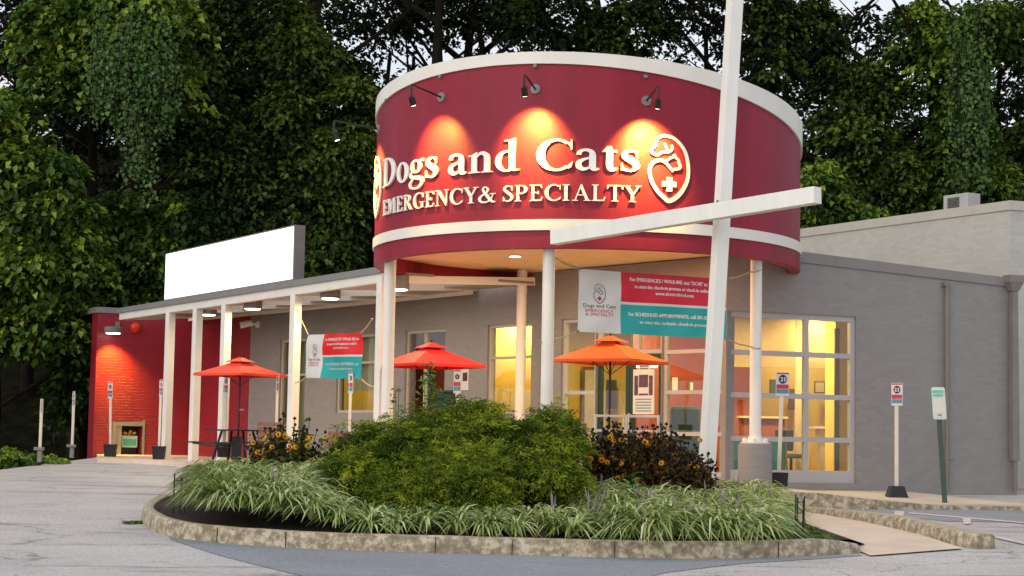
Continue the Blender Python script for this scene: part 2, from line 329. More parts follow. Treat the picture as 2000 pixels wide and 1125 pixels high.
def crown(name, lobes, nclump, per, cr, leaf, matl, parent, rng, bias=0., flat=.5, up=.7, tilt=0.):
    lobes = np.array(lobes, float); w = lobes[:, 3]*lobes[:, 5]; w /= w.sum()
    nclump = int(nclump*.86); li = rng.choice(len(lobes), nclump, p=w); d = unit(nclump*3, rng); d = d[d[:, 1] < .35][:nclump]; li = li[:len(d)]; nclump = len(d)
    rad = (.55+.62*rng.random(nclump))[:, None]
    cc = lobes[li, :3]+d*lobes[li, 3:6]*rad
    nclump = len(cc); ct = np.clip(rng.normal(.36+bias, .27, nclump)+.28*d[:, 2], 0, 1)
    C = np.repeat(cc, per, 0); dd = np.repeat(d, per, 0); n = len(C)
    sz = np.repeat(.55+.9*rng.random(nclump), per)[:, None]
    # every clump is a leafy spray: a flattened fan that leans outward and droops at its rim
    ang = rng.random(n)*2*PI; rr = np.sqrt(rng.random(n))*cr*1.35; o = np.stack([np.cos(ang)*rr, np.sin(ang)*rr, rng.normal(size=n)*cr*.16], 1)*sz+dd*cr*.5*rng.random(n)[:, None]
    rr = np.hypot(o[:, 0], o[:, 1]); o[:, 2] -= .55*rr**2/cr
    C = C+o
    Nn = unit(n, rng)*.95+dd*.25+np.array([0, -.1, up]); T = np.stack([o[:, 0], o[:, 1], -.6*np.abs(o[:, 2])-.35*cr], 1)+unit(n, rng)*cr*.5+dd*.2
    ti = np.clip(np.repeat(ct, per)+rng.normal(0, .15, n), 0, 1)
    return leaf_mesh(name, C, Nn, T, leaf*(.7+.6*rng.random(n)), leaf*.62*(.7+.6*rng.random(n)), ti, matl, parent)

# ================================================================ GROUND
xs = np.r_[-300, -120, -60, np.arange(-30, 30.1, .5), 60, 120, 300]; ys = np.r_[-60, -20, 0, np.arange(5, 70, .5), 80, 100, 140, 200, 400]
Xg, Yg = np.meshgrid(xs, ys); Zg = gz(Xg, Yg)
hill = np.clip((Yg-66)/22, 0, 1); Zg2 = Zg+hill*hill*(3-2*hill)*9.0
V = np.stack([Xg, Yg, Zg], -1).reshape(-1, 3); nx = len(xs)
I = np.arange(len(ys)-1)[:, None]*nx+np.arange(nx-1)[None]; F = np.stack([I, I+1, I+nx+1, I+nx], -1).reshape(-1)
o = raw_mesh('ground', V, F, 4, np.zeros(len(V)), [M['asph'], M['soil']], smooth=True,
    midx=((Xg[:-1, :-1] < -10.7) & (Yg[:-1, :-1] > 20) | (Yg[:-1, :-1] > 50)).reshape(-1).astype(int))
tag(o, 'weathered pale asphalt parking lot sloping up to the clinic', None, None, 'structure')
yy = np.r_[np.arange(56, 90, 2.), 120, 300]; xx = np.arange(-90, 91, 3.)
Xh, Yh = np.meshgrid(xx, yy); Zh = .3+np.clip((Yh-58)/24, 0, 1)**1.3*14.5+np.sin(Xh*.35)*.4*np.clip((Yh-58)/10, 0, 1)+np.where(Yh > 100, 3, 0)
nh = len(xx); I = np.arange(len(yy)-1)[:, None]*nh+np.arange(nh-1)[None]
o = raw_mesh('hill', np.stack([Xh, Yh, Zh], -1).reshape(-1, 3), np.stack([I, I+1, I+nh+1, I+nh], -1).reshape(-1), 4, np.zeros(Xh.size), M['soil'], smooth=True)
tag(o, 'dark wooded bank rising behind the trees', None, None, 'structure')

def strip(name, top, bot, n=40, m=8, up=.004, mt=None, label=None, kind='structure'):
    def res(pl, n):
        pl = [Vector(p) for p in pl]; d = [0]
        for a, b in zip(pl, pl[1:]): d.append(d[-1]+(b-a).length)
        out = []
        for i in range(n+1):
            t = d[-1]*i/n; k = 0
            while k < len(d)-2 and d[k+1] < t: k += 1
            out.append(pl[k].lerp(pl[k+1], (t-d[k])/max(1e-6, d[k+1]-d[k])))
        return out
    A = res(top, n); B = res(bot, n); vs = []; fs = []
    for a, b in zip(A, B):
        for j in range(m+1):
            p = a.lerp(b, j/m); vs.append((p.x, p.y, float(gz(p.x, p.y))+up))
    for i in range(n):
        for j in range(m): q = i*(m+1)+j; fs.append((q, q+m+1, q+m+2, q+1))
    mb = MB().add(vs, fs); ob = build(name, mb, mt, smooth=True, uv=False); tag(ob, label, None, None, kind); return ob
strip('asphalt_patch', [G(325, 1040), G(455, 1050), G(700, 1060), G(1000, 1066), G(1350, 1080), G(1683, 1084)],
      [G(332, 1054), G(430, 1086), G(600, 1128), G(900, 1210), G(1150, 1160), G(1300, 1119), G(1440, 1102), G(1615, 1091), G(1683, 1086)],
      60, 12, .006, M['asphd'], 'newer blue grey asphalt band along the planter kerb')
strip('asphalt_patch', [G(1600, 988), G(1700, 990), G(1850, 992), G(2080, 995)], [G(1600, 992), G(1700, 1003), G(1850, 1019), G(2080, 1022)], 30, 5, .006, M['asphd'], 'dark asphalt strip in front of the right sidewalk')
for k, (a, b, lb) in enumerate((((1748, 999, 1766, 1000), (1745, 1011, 1764, 1012), 'small worn white paint square on dark asphalt, the left one'),
                 ((1880, 1013, 1896, 1013), (1882, 1025, 1897, 1025), 'small worn white paint square on pale asphalt, the right one'),
                 ((1775, 1002, 2080, 1028), (1775, 1004, 2080, 1031), 'long faded white bay line near the sidewalk'),
                 ((1930, 1045, 2080, 1075), (1928, 1049, 2080, 1082), 'worn white bay line at the right edge'))):
    strip('pavement_marking', [G(a[0], a[1]), G(a[2], a[3])], [G(b[0], b[1]), G(b[2], b[3])], 20 if k > 1 else 3, 1, .012, M['paint'], lb)

# kerbs: swept section along a line on the ground
def kerb(name, line, w, h, side, label, cat='kerb', mt=None, z_fn=None, seg=.25, group=None, joints=True):
    pl = [Vector((p[0], p[1], 0)) for p in line]; pts = []
    for a, b in zip(pl, pl[1:]):
        k = max(1, int((b-a).length/seg))
        for i in range(k): pts.append(a.lerp(b, i/k))
    pts.append(pl[-1])
    # smooth a little
    for _ in range(2): pts = [pts[0]]+[(pts[i-1]+pts[i]*2+pts[i+1])/4 for i in range(1, len(pts)-1)]+[pts[-1]]
    mb = MB(); vs = []; fs = []; L = 0; hh = h if callable(h) else (lambda t: h)
    for i, p in enumerate(pts):
        t = (pts[min(i+1, len(pts)-1)]-pts[max(i-1, 0)]).normalized(); nrm = Vector((-t.y, t.x, 0))*side
        z0 = float(gz(p.x, p.y)); H = hh(i/(len(pts)-1)); rx = random.uniform(-.006, .006)
        for u, v in ((0, -.06), (.0, H*.3), (.02+rx, H-.03), (.05+rx, H+rx*.5), (w-.03, H+rx*.5), (w, H-.02), (w, -.06)):
            q = p+nrm*u; vs.append((q.x, q.y, z0+v))
    for i in range(len(pts)-1):
        for j in range(6): a = i*7+j; fs.append((a, a+7, a+8, a+1) if side > 0 else (a, a+1, a+8, a+7))
    n = len(pts)-1; fs.append(tuple(range(7)) if side < 0 else tuple(reversed(range(7)))); fs.append(tuple(n*7+k for k in (range(7) if side > 0 else reversed(range(7)))))
    mb.add(vs, fs)
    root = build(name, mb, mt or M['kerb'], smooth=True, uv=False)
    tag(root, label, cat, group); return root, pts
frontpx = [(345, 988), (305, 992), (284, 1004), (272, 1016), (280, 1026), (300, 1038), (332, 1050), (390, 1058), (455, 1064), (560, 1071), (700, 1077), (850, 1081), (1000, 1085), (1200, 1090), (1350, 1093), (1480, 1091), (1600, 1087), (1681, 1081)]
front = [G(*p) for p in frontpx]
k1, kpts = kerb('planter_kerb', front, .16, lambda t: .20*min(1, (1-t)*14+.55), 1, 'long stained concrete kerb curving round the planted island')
# dark joints across the kerb
jb = MB()
for px in (560, 1190, 860, 1465, 395, 1010):
    g = G(px, 1064+18*min(1, (px-455)/600)); i = min(range(len(kpts)), key=lambda i: (kpts[i]-Vector((g.x, g.y, 0))).length)
    p = kpts[i]; t = (kpts[i+1]-p).normalized(); nn = Vector((-t.y, t.x, 0)); z = float(gz(p.x, p.y))
    jb.box((p.x-nn.x*.0, p.y-nn.y*.0, z+.09), (.007, .012, .19), math.atan2(t.y, t.x))
build('joint', jb, M['mulch'], k1, uv=False)
kr = [G(1495, 990), G(1600, 1006), G(1700, 1024), G(1800, 1048), G(1872, 1068), G(1906, 1073)]
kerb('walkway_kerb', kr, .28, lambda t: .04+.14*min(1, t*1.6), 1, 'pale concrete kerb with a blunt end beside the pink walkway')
# walkway between island and that kerb
strip('path', [G(1500, 985), G(1600, 1004), G(1700, 1023), G(1800, 1047), G(1880, 1074)], [G(1420, 985), G(1500, 1000), G(1575, 1035), G(1640, 1062), G(1700, 1088)], 30, 6, .02, M['concrete'], 'pinkish concrete walkway ramp between two kerbs')

# bed
def bedz(X, Y, base):
    return base
back = [G(1690, 1066), G(1560, 1020), G(1500, 992)]
fi = [Vector((p.x, p.y, 0)) for p in kpts]
cen = Vector((.1, 23.6, 0))
inner = []
for p in fi: d = (cen-p); inner.append(p+d.normalized()*.13)
bl = [Vector((p.x, p.y, 0)) for p in back]+[Vector((3.6, 27.2, 0)), Vector((0, 28.0, 0)), Vector((-3.0, 27.4, 0)), Vector((-4.6, 26.2, 0)), inner[0]]
loop = inner+bl[:-1]
def bed_h(X, Y, t): # t: 0 rim .. 1 centre
    return max(float(gz(X, Y))+.05, .33)+.05+.16*(1-(1-t)**2)
mb = MB(); vs = []; K = 9
for k in range(K):
    t = k/(K-1)
    for p in loop: q = p.lerp(cen, t); vs.append((q.x, q.y, bed_h(q.x, q.y, t) if k else max(float(gz(q.x, q.y))+.02, .0)+(.14 if p in inner else 0)))
n = len(loop); fs = []
for k in range(K-1):
    for i in range(n): a = k*n+i; b = k*n+(i+1) % n; fs.append((a, b, b+n, a+n))
mb.add(vs, fs); o = build('planting_bed', mb, M['mulch'], smooth=True, uv=False); tag(o, 'dark mulch bed inside the planter kerb', None, None, 'structure')
loopxy = np.array([(p.x, p.y) for p in loop])
def inside(x, y, shrink=1.0):
    X = cen.x+(x-cen.x)/shrink; Y = cen.y+(y-cen.y)/shrink; c = False; P = loopxy; j = len(P)-1
    for i in range(len(P)):
        if (P[i][1] > Y) != (P[j][1] > Y) and X < (P[j][0]-P[i][0])*(Y-P[i][1])/(P[j][1]-P[i][1])+P[i][0]: c = not c
        j = i
    return c
def bz(x, y):
    lo, hi = 0., 1.
    for _ in range(12):
        m = (lo+hi)/2
        if inside(x, y, max(1e-3, 1-m)): lo = m
        else: hi = m
    return bed_h(x, y, lo)

# patio slab at the left, sidewalk at the right
PZ = .93
pat = [G(190, 903), G(260, 905), G(340, 910), G(420, 922), G(520, 935)]
pp = [(p.x, p.y) for p in pat]+[(-3.2, 29.2), (.5, 28.4), (3.0, 29.3), (3.9, 32.0), (.9, 35.5), (-9.0, 49.0), (-10.9, 47.6)]
def slab(name, poly, z_fn, depth, mt, label):
    mb = MB(); n = len(poly); mb.add([(x, y, z_fn(x, y)) for x, y in poly]+[(x, y, z_fn(x, y)-depth) for x, y in poly], [])
    tris = tessellate_polygon([[Vector((x, y, 0)) for x, y in poly]])
    mb.f += [tuple(t) for t in tris]; mb.m += [0]*len(tris)
    side = [(i, (i+1) % n, n+(i+1) % n, n+i) for i in range(n)]; mb.f += side; mb.m += [0]*n
    o = build(name, mb, mt, uv=False); tag(o, label, None, None, 'structure'); return o
slab('patio', pp, lambda x, y: float(np.interp(y, [29, 34, 46], [.70, .80, .945])), .3, M['concrete'], 'tan concrete patio under the canopy and the round entrance')

# ================================================================ WALL PLANES
class WL:
    def __init__(s, A, B): # left -> right as seen
        s.A = Vector(A).to_2d() if len(A) > 2 else Vector(A); s.B = Vector(B); s.d = (s.B-s.A).normalized(); s.n = Vector((s.d.y, -s.d.x)); s.len = (s.B-s.A).length
    def hit(s, px, py):
        r = ray(px, py); k = s.n.dot(s.A)/(s.n.x*r.x+s.n.y); P = Vector((r.x*k, k)); return (P-s.A).dot(s.d), CZ+r.z*k
    def pt(s, u, z, off=0): p = s.A+s.d*u+s.n*off; return Vector((p.x, p.y, z))
    def at(s, px, py, off=0): u, z = s.hit(px, py); return s.pt(u, z, off)
def X_at(px, Y): return ray(px, 700).x*Y
pB = Vector((X_at(1418, 31.9), 31.9)); pA = Vector((X_at(1088, 35.3), 35.3)); pL = Vector((X_at(488, 45.7), 45.7)); pR0 = Vector((X_at(371, 48.4), 48.4))
fa = Vector((-.87, -.49)).normalized(); pRL = pR0+fa*2.9
for _ in range(30):
    r_ = ray(186, 750).x; k = pRL.x-r_*pRL.y; pRL -= fa*(k/(fa.x-r_*fa.y))
pE = pB+Vector((.934, .358)).normalized()*3
for _ in range(30):
    dd = Vector((.934, .358)).normalized(); r_ = ray(1985, 750).x; pE -= dd*((pE.x-r_*pE.y)/(dd.x-r_*dd.y))
w_ent = WL(pA, pB); w_right = WL(pB, pE); w_left = WL(pL, pA); w_redb = WL(pR0, pL); w_reda = WL(pRL, pR0)
clinic = thing('veterinary_clinic', 'grey painted brick clinic with large lit windows and a crimson left end', 'building', (pA.x, pA.y, .8))
def wall(name, w, u0, u1, z0, ztop, holes, mt, thick=.22, label=None, parent=clinic, back=0):
    us = sorted(set([u0, u1]+[h[i] for h in holes for i in (0, 1)])); zs = sorted(set([z0]+[h[i] for h in holes for i in (2, 3)])); mb = MB()
    for a, b in zip(us, us[1:]):
        if b-a < 1e-4: continue
        zz = zs+[None]
        for i in range(len(zz)-1):
            za = zz[i]; zb = zz[i+1]; mu = (a+b)/2; mz = (za+zb)/2 if zb is not None else za+.01
            if any(h[0]-1e-5 < mu < h[1]+1e-5 and h[2]-1e-5 < mz < h[3]-1e-5 for h in holes): continue
            ta = ztop(a) if zb is None else zb; tb = ztop(b) if zb is None else zb
            P = [w.pt(a, za), w.pt(b, za), w.pt(b, za, -thick), w.pt(a, za, -thick)]; Q = [w.pt(a, ta), w.pt(b, tb), w.pt(b, tb, -thick), w.pt(a, ta, -thick)]
            mb.hexa(P, Q)
    o = build(name, mb, mt, parent)
    if label: o['label'] = label
    return o
def hole(w, x0, x1, y0, y1):
    ym = (y0+y1)/2; xm = (x0+x1)/2; return (w.hit(x0, ym)[0], w.hit(x1, ym)[0], w.hit(xm, y1)[1], w.hit(xm, y0)[1])
def window(w, h, cols, rows, mt, fw=.07, mw=.05, parent=clinic, glass=True, label=None, out=-.05, skip=(), sill=0):
    u0, u1, z0, z1 = h; mb = MB(); d = .09
    def vb(u, wd, za, zb, e=0): mb.hexa([w.pt(u-wd/2, za, out+e), w.pt(u+wd/2, za, out+e), w.pt(u+wd/2, za, out-d), w.pt(u-wd/2, za, out-d)], [w.pt(u-wd/2, zb, out+e), w.pt(u+wd/2, zb, out+e), w.pt(u+wd/2, zb, out-d), w.pt(u-wd/2, zb, out-d)])
    def hb(z, ht, e=.004): mb.hexa([w.pt(u0+.002, z-ht/2, out+e), w.pt(u1-.002, z-ht/2, out+e), w.pt(u1-.002, z-ht/2, out-d-e), w.pt(u0+.002, z-ht/2, out-d-e)], [w.pt(u0+.002, z+ht/2, out+e), w.pt(u1-.002, z+ht/2, out+e), w.pt(u1-.002, z+ht/2, out-d-e), w.pt(u0+.002, z+ht/2, out-d-e)])
    vb(u0+fw/2, fw, z0, z1); vb(u1-fw/2, fw, z0, z1)
    for c in cols: vb(u0+(u1-u0)*c, mw, z0+.01, z1-.01, -.003)
    hb(z0+(fw+sill)/2, fw+sill); hb(z1-fw/2, fw)
    for r in rows: hb(z1-(z1-z0)*r, mw, .002)
    o = build('window', mb, mt, parent, uv=False)
    if label: o['label'] = label
    if glass:
        g = MB().add([w.pt(u0+.01, z0+.01, out-.045), w.pt(u1-.01, z0+.01, out-.045), w.pt(u1-.01, z1-.01, out-.045), w.pt(u0+.01, z1-.01, out-.045)], [(0, 1, 2, 3)])
        build('pane', g, M['glass'], o, uv=False)
    return o
# right wall
hR = (.02, w_right.hit(1672, 780)[0], w_right.hit(1560, 943)[1], w_right.hit(1560, 613)[1])
zr0 = w_right.hit(1560, 512)[1]; zr1 = w_right.hit(1985, 562)[1]; ur0 = w_right.hit(1560, 512)[0]; ur1 = w_right.len
def topR(u): return zr0+(zr1-zr0)*(u-ur0)/(ur1-ur0)
wall('wall', w_right, 0, ur1, .3, topR, [hR], M['grey'], label='grey brick wall with the four row window')
# its parapet strip, proud of the wall
cb = MB(); cs = MB()
a0 = .6
cb.hexa([w_right.pt(a0, topR(a0), .03), w_right.pt(ur1+.03, topR(ur1), .03), w_right.pt(ur1+.03, topR(ur1), -.5), w_right.pt(a0, topR(a0), -.5)],
        [w_right.pt(a0, topR(a0)+.20, .03), w_right.pt(ur1+.03, topR(ur1)+.17, .03), w_right.pt(ur1+.03, topR(ur1)+.17, -.5), w_right.pt(a0, topR(a0)+.20, -.5)])
build('coping', cb, M['coping'], clinic)
window(w_right, hR, [(w_right.hit(1578, 780)[0]-hR[0])/(hR[1]-hR[0])], [.24, .49, .745], M['frame'], .10, .09, sill=.12, label='four row grid window with pale frames, lobby behind it')
# entry wall
hE = [(w_ent.hit(1095, 760)[0], w_ent.hit(1162, 760)[0], w_ent.hit(1130, 925)[1], w_ent.hit(1130, 622)[1]),
      (w_ent.hit(1163, 760)[0], w_ent.hit(1291, 760)[0], .80, w_ent.hit(1230, 619)[1]),
      (w_ent.hit(1292, 760)[0], w_ent.len-.03, w_ent.hit(1350, 930)[1], w_ent.hit(1350, 614)[1])]
zt = max(h[3] for h in hE); hE = [(h[0], h[1], h[2], zt) for h in hE]
wall('wall', w_ent, 0, w_ent.len, .5, lambda u: 4.86, [(hE[0][0], hE[0][1], hE[0][2], zt), (hE[1][0], hE[1][1], .80, zt), (hE[2][0], hE[2][1], hE[2][2], zt)], M['grey'], label='glazed entry wall under the round drum')
window(w_ent, hE[0], [], [.48], M['frame'], .07, .06, label='narrow entry sidelight left of the glass doors')
window(w_ent, hE[2], [(w_ent.hit(1376, 760)[0]-hE[2][0])/(hE[2][1]-hE[2][0])], [.24, .49, .745], M['frame'], .08, .07, label='entry window between the doors and the building corner')
# transom over the doors + two doors
zd = zt-(zt-.8)*.235
window(w_ent, (hE[1][0], hE[1][1], zd, zt), [.62], [], M['frame'], .07, .06, label='transom window over the entry doors')
um = (hE[1][0]+hE[1][1])/2
for k, (a, b) in enumerate(((hE[1][0]+.01, um-.005), (um+.005, hE[1][1]-.01))):
    mb = MB(); o_ = -.06
    def q(ua, ub, za, zb, e=0): mb.hexa([w_ent.pt(ua, za, o_+e), w_ent.pt(ub, za, o_+e), w_ent.pt(ub, za, o_-.05), w_ent.pt(ua, za, o_-.05)], [w_ent.pt(ua, zb, o_+e), w_ent.pt(ub, zb, o_+e), w_ent.pt(ub, zb, o_-.05), w_ent.pt(ua, zb, o_-.05)])
    q(a, a+.11, .82, zd-.01); q(b-.11, b, .82, zd-.01); q(a+.11, b-.11, .82, 1.05, -.003); q(a+.11, b-.11, zd-.12, zd-.01, -.003)
    dr = build('door', mb, M['dgreen'], clinic, uv=False); dr['label'] = ('left', 'right')[k]+' dark green framed glass entry door'
    build('pane', MB().add([w_ent.pt(a+.1, 1.04, o_-.02), w_ent.pt(b-.1, 1.04, o_-.02), w_ent.pt(b-.1, zd-.11, o_-.02), w_ent.pt(a+.1, zd-.11, o_-.02)], [(0, 1, 2, 3)]), M['glass'], dr, uv=False)
    u = b-.055 if k == 0 else a+.055
    build('handle', MB().tube([w_ent.pt(u, 1.75, .02), w_ent.pt(u, 2.05, .02)], .014).tube([w_ent.pt(u, 1.78, -.05), w_ent.pt(u, 1.78, .02)], .01).tube([w_ent.pt(u, 2.02, -.05), w_ent.pt(u, 2.02, .02)], .01), M['rail'], dr, uv=False)
# left grey wall with four windows
zl = w_left.hit(950, 556)[1]+.35
hs = [hole(w_left, 951, 1037, 632, 809), hole(w_left, 790, 868, 643, 850), hole(w_left, 657, 742, 655, 806), hole(w_left, 545, 595, 663, 862)]
zt2 = sum(h[3] for h in hs)/4; hs = [(a, b, c, zt2) for a, b, c, d in hs]
wall('wall', w_left, 0, w_left.len, .5, lambda u: zl, hs, M['grey'], label='grey brick wall behind the canopy')
window(w_left, hs[0], [], [.37], M['framew'], .06, .05, label='window with a warm yellow lower pane beside the round entrance')
window(w_left, hs[1], [.45], [], M['framew'], .06, .05, label='two pane window behind the red umbrella')
window(w_left, hs[2], [], [.36], M['framew'], .06, .05, label='curtained window behind the small banner')
window(w_left, hs[3], [.45], [.35], M['framew'], .06, .05, label='curtained window at the left end of the grey wall')
wall('wall', w_redb, 0, w_redb.len-.02, .5, lambda u: zl, [], M['red'], label='crimson brick return wall behind the white posts')
zra = w_reda.hit(260, 614)[1]
nh_ = hole(w_reda, 237, 274, 832, 891)
nh_ = (nh_[0]-.15, nh_[1]+.05, .6, nh_[3])
wall('wall', w_reda, 0, w_reda.len-.01, .3, lambda u: zra, [nh_], M['red'], thick=.5, label='crimson brick end wall with a small low niche')
mb = MB(); mb.hexa([w_reda.pt(-.03, zra, .04), w_reda.pt(w_reda.len, zra, .04), w_reda.pt(w_reda.len, zra, -3), w_reda.pt(-.03, zra, -3)], [w_reda.pt(-.03, zra+.15, .04), w_reda.pt(w_reda.len, zra+.15, .04), w_reda.pt(w_reda.len, zra+.15, -3), w_reda.pt(-.03, zra+.15, -3)])
build('coping', mb, M['coping'], clinic)
# side wall of the red end
w_side = WL(pRL+Vector((.3, 7)), pRL)
wall('wall', WL(w_side.A, w_side.B-w_side.d*.55), 0, 6.4, .0, lambda u: zra-.01, [], M['red'])
# niche lining; the surround's concrete colour is darkened to look less lit
mb = MB()
for (ua, ub, za, zb) in ((nh_[0]-.10, nh_[0], .6, nh_[3]+.09), (nh_[1], nh_[1]+.06, .6, nh_[3]+.16), (nh_[0], nh_[1], nh_[3], nh_[3]+.10)):
    mb.hexa([w_reda.pt(ua, za, .02), w_reda.pt(ub, za, .02), w_reda.pt(ub, za, -.1), w_reda.pt(ua, za, -.1)], [w_reda.pt(ua, zb, .02), w_reda.pt(ub, zb+random.uniform(-.03, .05), .02), w_reda.pt(ub, zb, -.1), w_reda.pt(ua, zb, -.1)])
build('niche_surround', mb, M['pier'], clinic, uv=False)
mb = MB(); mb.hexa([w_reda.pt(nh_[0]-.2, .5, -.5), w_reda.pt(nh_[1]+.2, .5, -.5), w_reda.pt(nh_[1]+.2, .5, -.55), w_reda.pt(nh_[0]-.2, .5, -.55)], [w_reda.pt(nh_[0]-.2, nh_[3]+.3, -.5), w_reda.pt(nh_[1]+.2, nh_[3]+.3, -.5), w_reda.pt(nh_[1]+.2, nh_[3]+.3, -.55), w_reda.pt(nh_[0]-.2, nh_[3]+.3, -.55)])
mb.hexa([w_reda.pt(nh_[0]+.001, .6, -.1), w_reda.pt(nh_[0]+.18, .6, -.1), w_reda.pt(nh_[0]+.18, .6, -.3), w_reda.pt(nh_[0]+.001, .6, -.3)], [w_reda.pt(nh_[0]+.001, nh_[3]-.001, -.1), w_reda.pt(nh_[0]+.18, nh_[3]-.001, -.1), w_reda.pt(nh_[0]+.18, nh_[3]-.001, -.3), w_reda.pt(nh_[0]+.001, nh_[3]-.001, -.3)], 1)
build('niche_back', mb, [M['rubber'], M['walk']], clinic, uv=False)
# roofs: one thin slab following the plan
def roof(poly, z, th, mt): 
    mb = MB(); n = len(poly); mb.add([(x, y, z) for x, y in poly]+[(x, y, z-th) for x, y in poly], [])
    t = tessellate_polygon([[Vector((x, y, 0)) for x, y in poly]]); mb.f += [tuple(a) for a in t]+[tuple(n+i for i in a) for a in t]+[(i, (i+1) % n, n+(i+1) % n, n+i) for i in range(n)]; mb.m = [0]*len(mb.f)
    return build('roof', mb, mt, clinic, uv=False)
bk = [pE+Vector((-1.0, 7)), Vector((3.5, 44)), Vector((-3, 50)), Vector((-7, 54))]
ins = lambda w, p: p-w.n*.24
roof([tuple(ins(w_right, pB)), tuple(ins(w_right, pE)-w_right.d*.25)]+[tuple(p) for p in bk]+[tuple(ins(w_redb, pR0)), tuple(ins(w_left, pL)), tuple(ins(w_ent, pA))], 4.30, .12, M['ceil'])
# interior: back walls, floor
mb = MB(); fl = [tuple(ins(w_right, pB)), tuple(ins(w_right, pE)-w_right.d*.25)]+[tuple(p) for p in bk]+[tuple(ins(w_redb, pR0)), tuple(ins(w_left, pL)), tuple(ins(w_ent, pA))]
t = tessellate_polygon([[Vector((x, y, 0)) for x, y in fl]]); mb.add([(x, y, .82) for x, y in fl], [tuple(a) for a in t]); build('floor', mb, M['ifloor'], clinic, uv=False)
def iwall(p, q, z0, z1, mt, th=.1, name='interior_wall'):
    w = WL(p, q); mb = MB(); mb.hexa([w.pt(0, z0), w.pt(w.len, z0), w.pt(w.len, z0, -th), w.pt(0, z0, -th)], [w.pt(0, z1), w.pt(w.len, z1), w.pt(w.len, z1, -th), w.pt(0, z1, -th)]); return build(name, mb, mt, clinic, uv=False)
PXY = lambda px, Y: (X_at(px, Y), Y)
iwall(PXY(1000, 40.5), PXY(1235, 40.5), .83, 4.17, M['yroom']); iwall(PXY(1236, 38.2), PXY(1478, 37.0), .83, 4.17, M['oroom'])
iwall(PXY(1478, 38.0), PXY(1760, 38.0), .83, 4.17, M['yroom']); iwall(PXY(1632, 34.5), PXY(1662, 34.7), .83, 4.17, M['yroom'], .3, 'interior_pillar')
iwall(PXY(1556, 35.2), PXY(1566, 35.2), .83, 4.17, M['iwhite'], .2, 'interior_pillar')
iwall(PXY(1660, 39.5), (pE.x-.3, pE.y+.2), .83, 4.17, M['yroom'])
# dropped bulkhead seen through the upper row
iwall(PXY(1420, 36.0), PXY(1760, 36.0), 3.05, 4.16, mat('bulkhead_paint', (.26, .18, .08), .7), .1, 'bulkhead')
# rooms behind the left wall
for (x0, x1, Y0, mt) in ((880, 1060, 39.0, M['yroom']), (755, 880, 41.0, M['oroom']), (610, 755, 45.0, M['yroom']), (500, 600, 47.6, M['curtain'])):
    iwall(PXY(x0, Y0), PXY(x1, Y0-.6), .83, 4.17, mt)
# curtains just inside two windows
def curtain(w, h, u0f, u1f, label):
    mb = MB(); n = 40; vs = []; a = h[0]+(h[1]-h[0])*u0f; b = h[0]+(h[1]-h[0])*u1f
    for i in range(n+1):
        u = a+(b-a)*i/n; off = -.30+.03*math.sin(i*1.9)
        vs += [w.pt(u, h[2]+.02, off), w.pt(u, h[3]+.1, off)]
    mb.add(vs, [(2*i, 2*i+2, 2*i+3, 2*i+1) for i in range(n)]); o = build('curtain', mb, M['curtain'], clinic, smooth=True, uv=False); o['label'] = label
curtain(w_left, (hs[2][0], hs[2][1], hs[2][2]+.5, hs[2][3]), .18, .98, 'pale green curtain in the window behind the small banner'); curtain(w_left, hs[3], .3, 1.0, 'pale green curtain at the left end of the grey wall')
# lights inside (ceiling lamps seen through the glass)
def area(name, loc, size, e, col, parent=None, rot=None):
    l = D.lights.new(name, 'AREA'); l.energy = e; l.color = col; l.shape = 'DISK'; l.size = size; o = D.objects.new(name, l); COL.objects.link(o)
    o.location = loc
    if rot: o.rotation_euler = rot
    if parent is not None: o.location = parentM(parent).inverted() @ Vector(loc); o.parent = parent
    return o
WARM = (1, .74, .30)
for (px, Y, e) in ((1447, 34.6, 60), (1525, 34.3, 80), (1600, 35.6, 90), (1330, 35.6, 45), (1180, 38.0, 70), (1000, 38.3, 60), (700, 43.2, 30), (600, 45.6, 16), (820, 41.4, 12), (1560, 37, 40)):
    z = 4.165; x = X_at(px, Y); mb = MB(); mb.lathe((x, Y, z-.03), [(.09, .03), (.09, 0)], 16); mb2 = MB(); mb2.lathe((x, Y, z-.034), [(.07, .002), (.07, 0)], 16)
    c = build('ceiling_light', mb, M['white'], clinic, uv=False); build('lens', mb2, M['ywin'], c, uv=False)
    area('downlight', (x, Y, z-.06), .25, e, WARM, clinic)

# upper pale building behind
dU = Vector((-.62, 1)).normalized(); cU = Vector((X_at(1975, 37.5), 37.5)); eU = cU+dU*9.5
up_b = thing('rear_building', 'taller pale brick building behind the grey wing at right', 'building', (cU.x, cU.y, 1))
wU = WL(eU, cU); zU = wU.hit(1973, 410)[1]
wall('wall', wU, 0, wU.len, .5, lambda u: zU, [], M['cream'], parent=up_b)
wU2 = WL(cU, cU+Vector((.934, .358)).normalized()*9)
wall('wall', wU2, -.0, 9, .3, lambda u: zU, [], M['cream'], parent=up_b, thick=.2)
mb = MB()
for w, a, b in ((wU, 0, wU.len+.03), (wU2, -.0, 9)): mb.hexa([w.pt(a, zU, .03), w.pt(b, zU, .03), w.pt(b, zU, -.4), w.pt(a, zU, -.4)], [w.pt(a, zU+.20, .03), w.pt(b, zU+.20, .03), w.pt(b, zU+.20, -.4), w.pt(a, zU+.20, -.4)])
build('coping', mb, M['creamcop'], up_b)
wUs = WL(wU.A-wU.n*.45, wU.B-wU.n*.45); uq = wUs.hit(1842, 400)[0]; uq2 = wUs.hit(1890, 400)[0]; zh = wUs.hit(1880, 377)[1]
hv = thing('rooftop_air_unit', 'grey rooftop air conditioning box on the pale building', 'air conditioner', wU.pt((uq+uq2)/2, zU+.2, -.7))
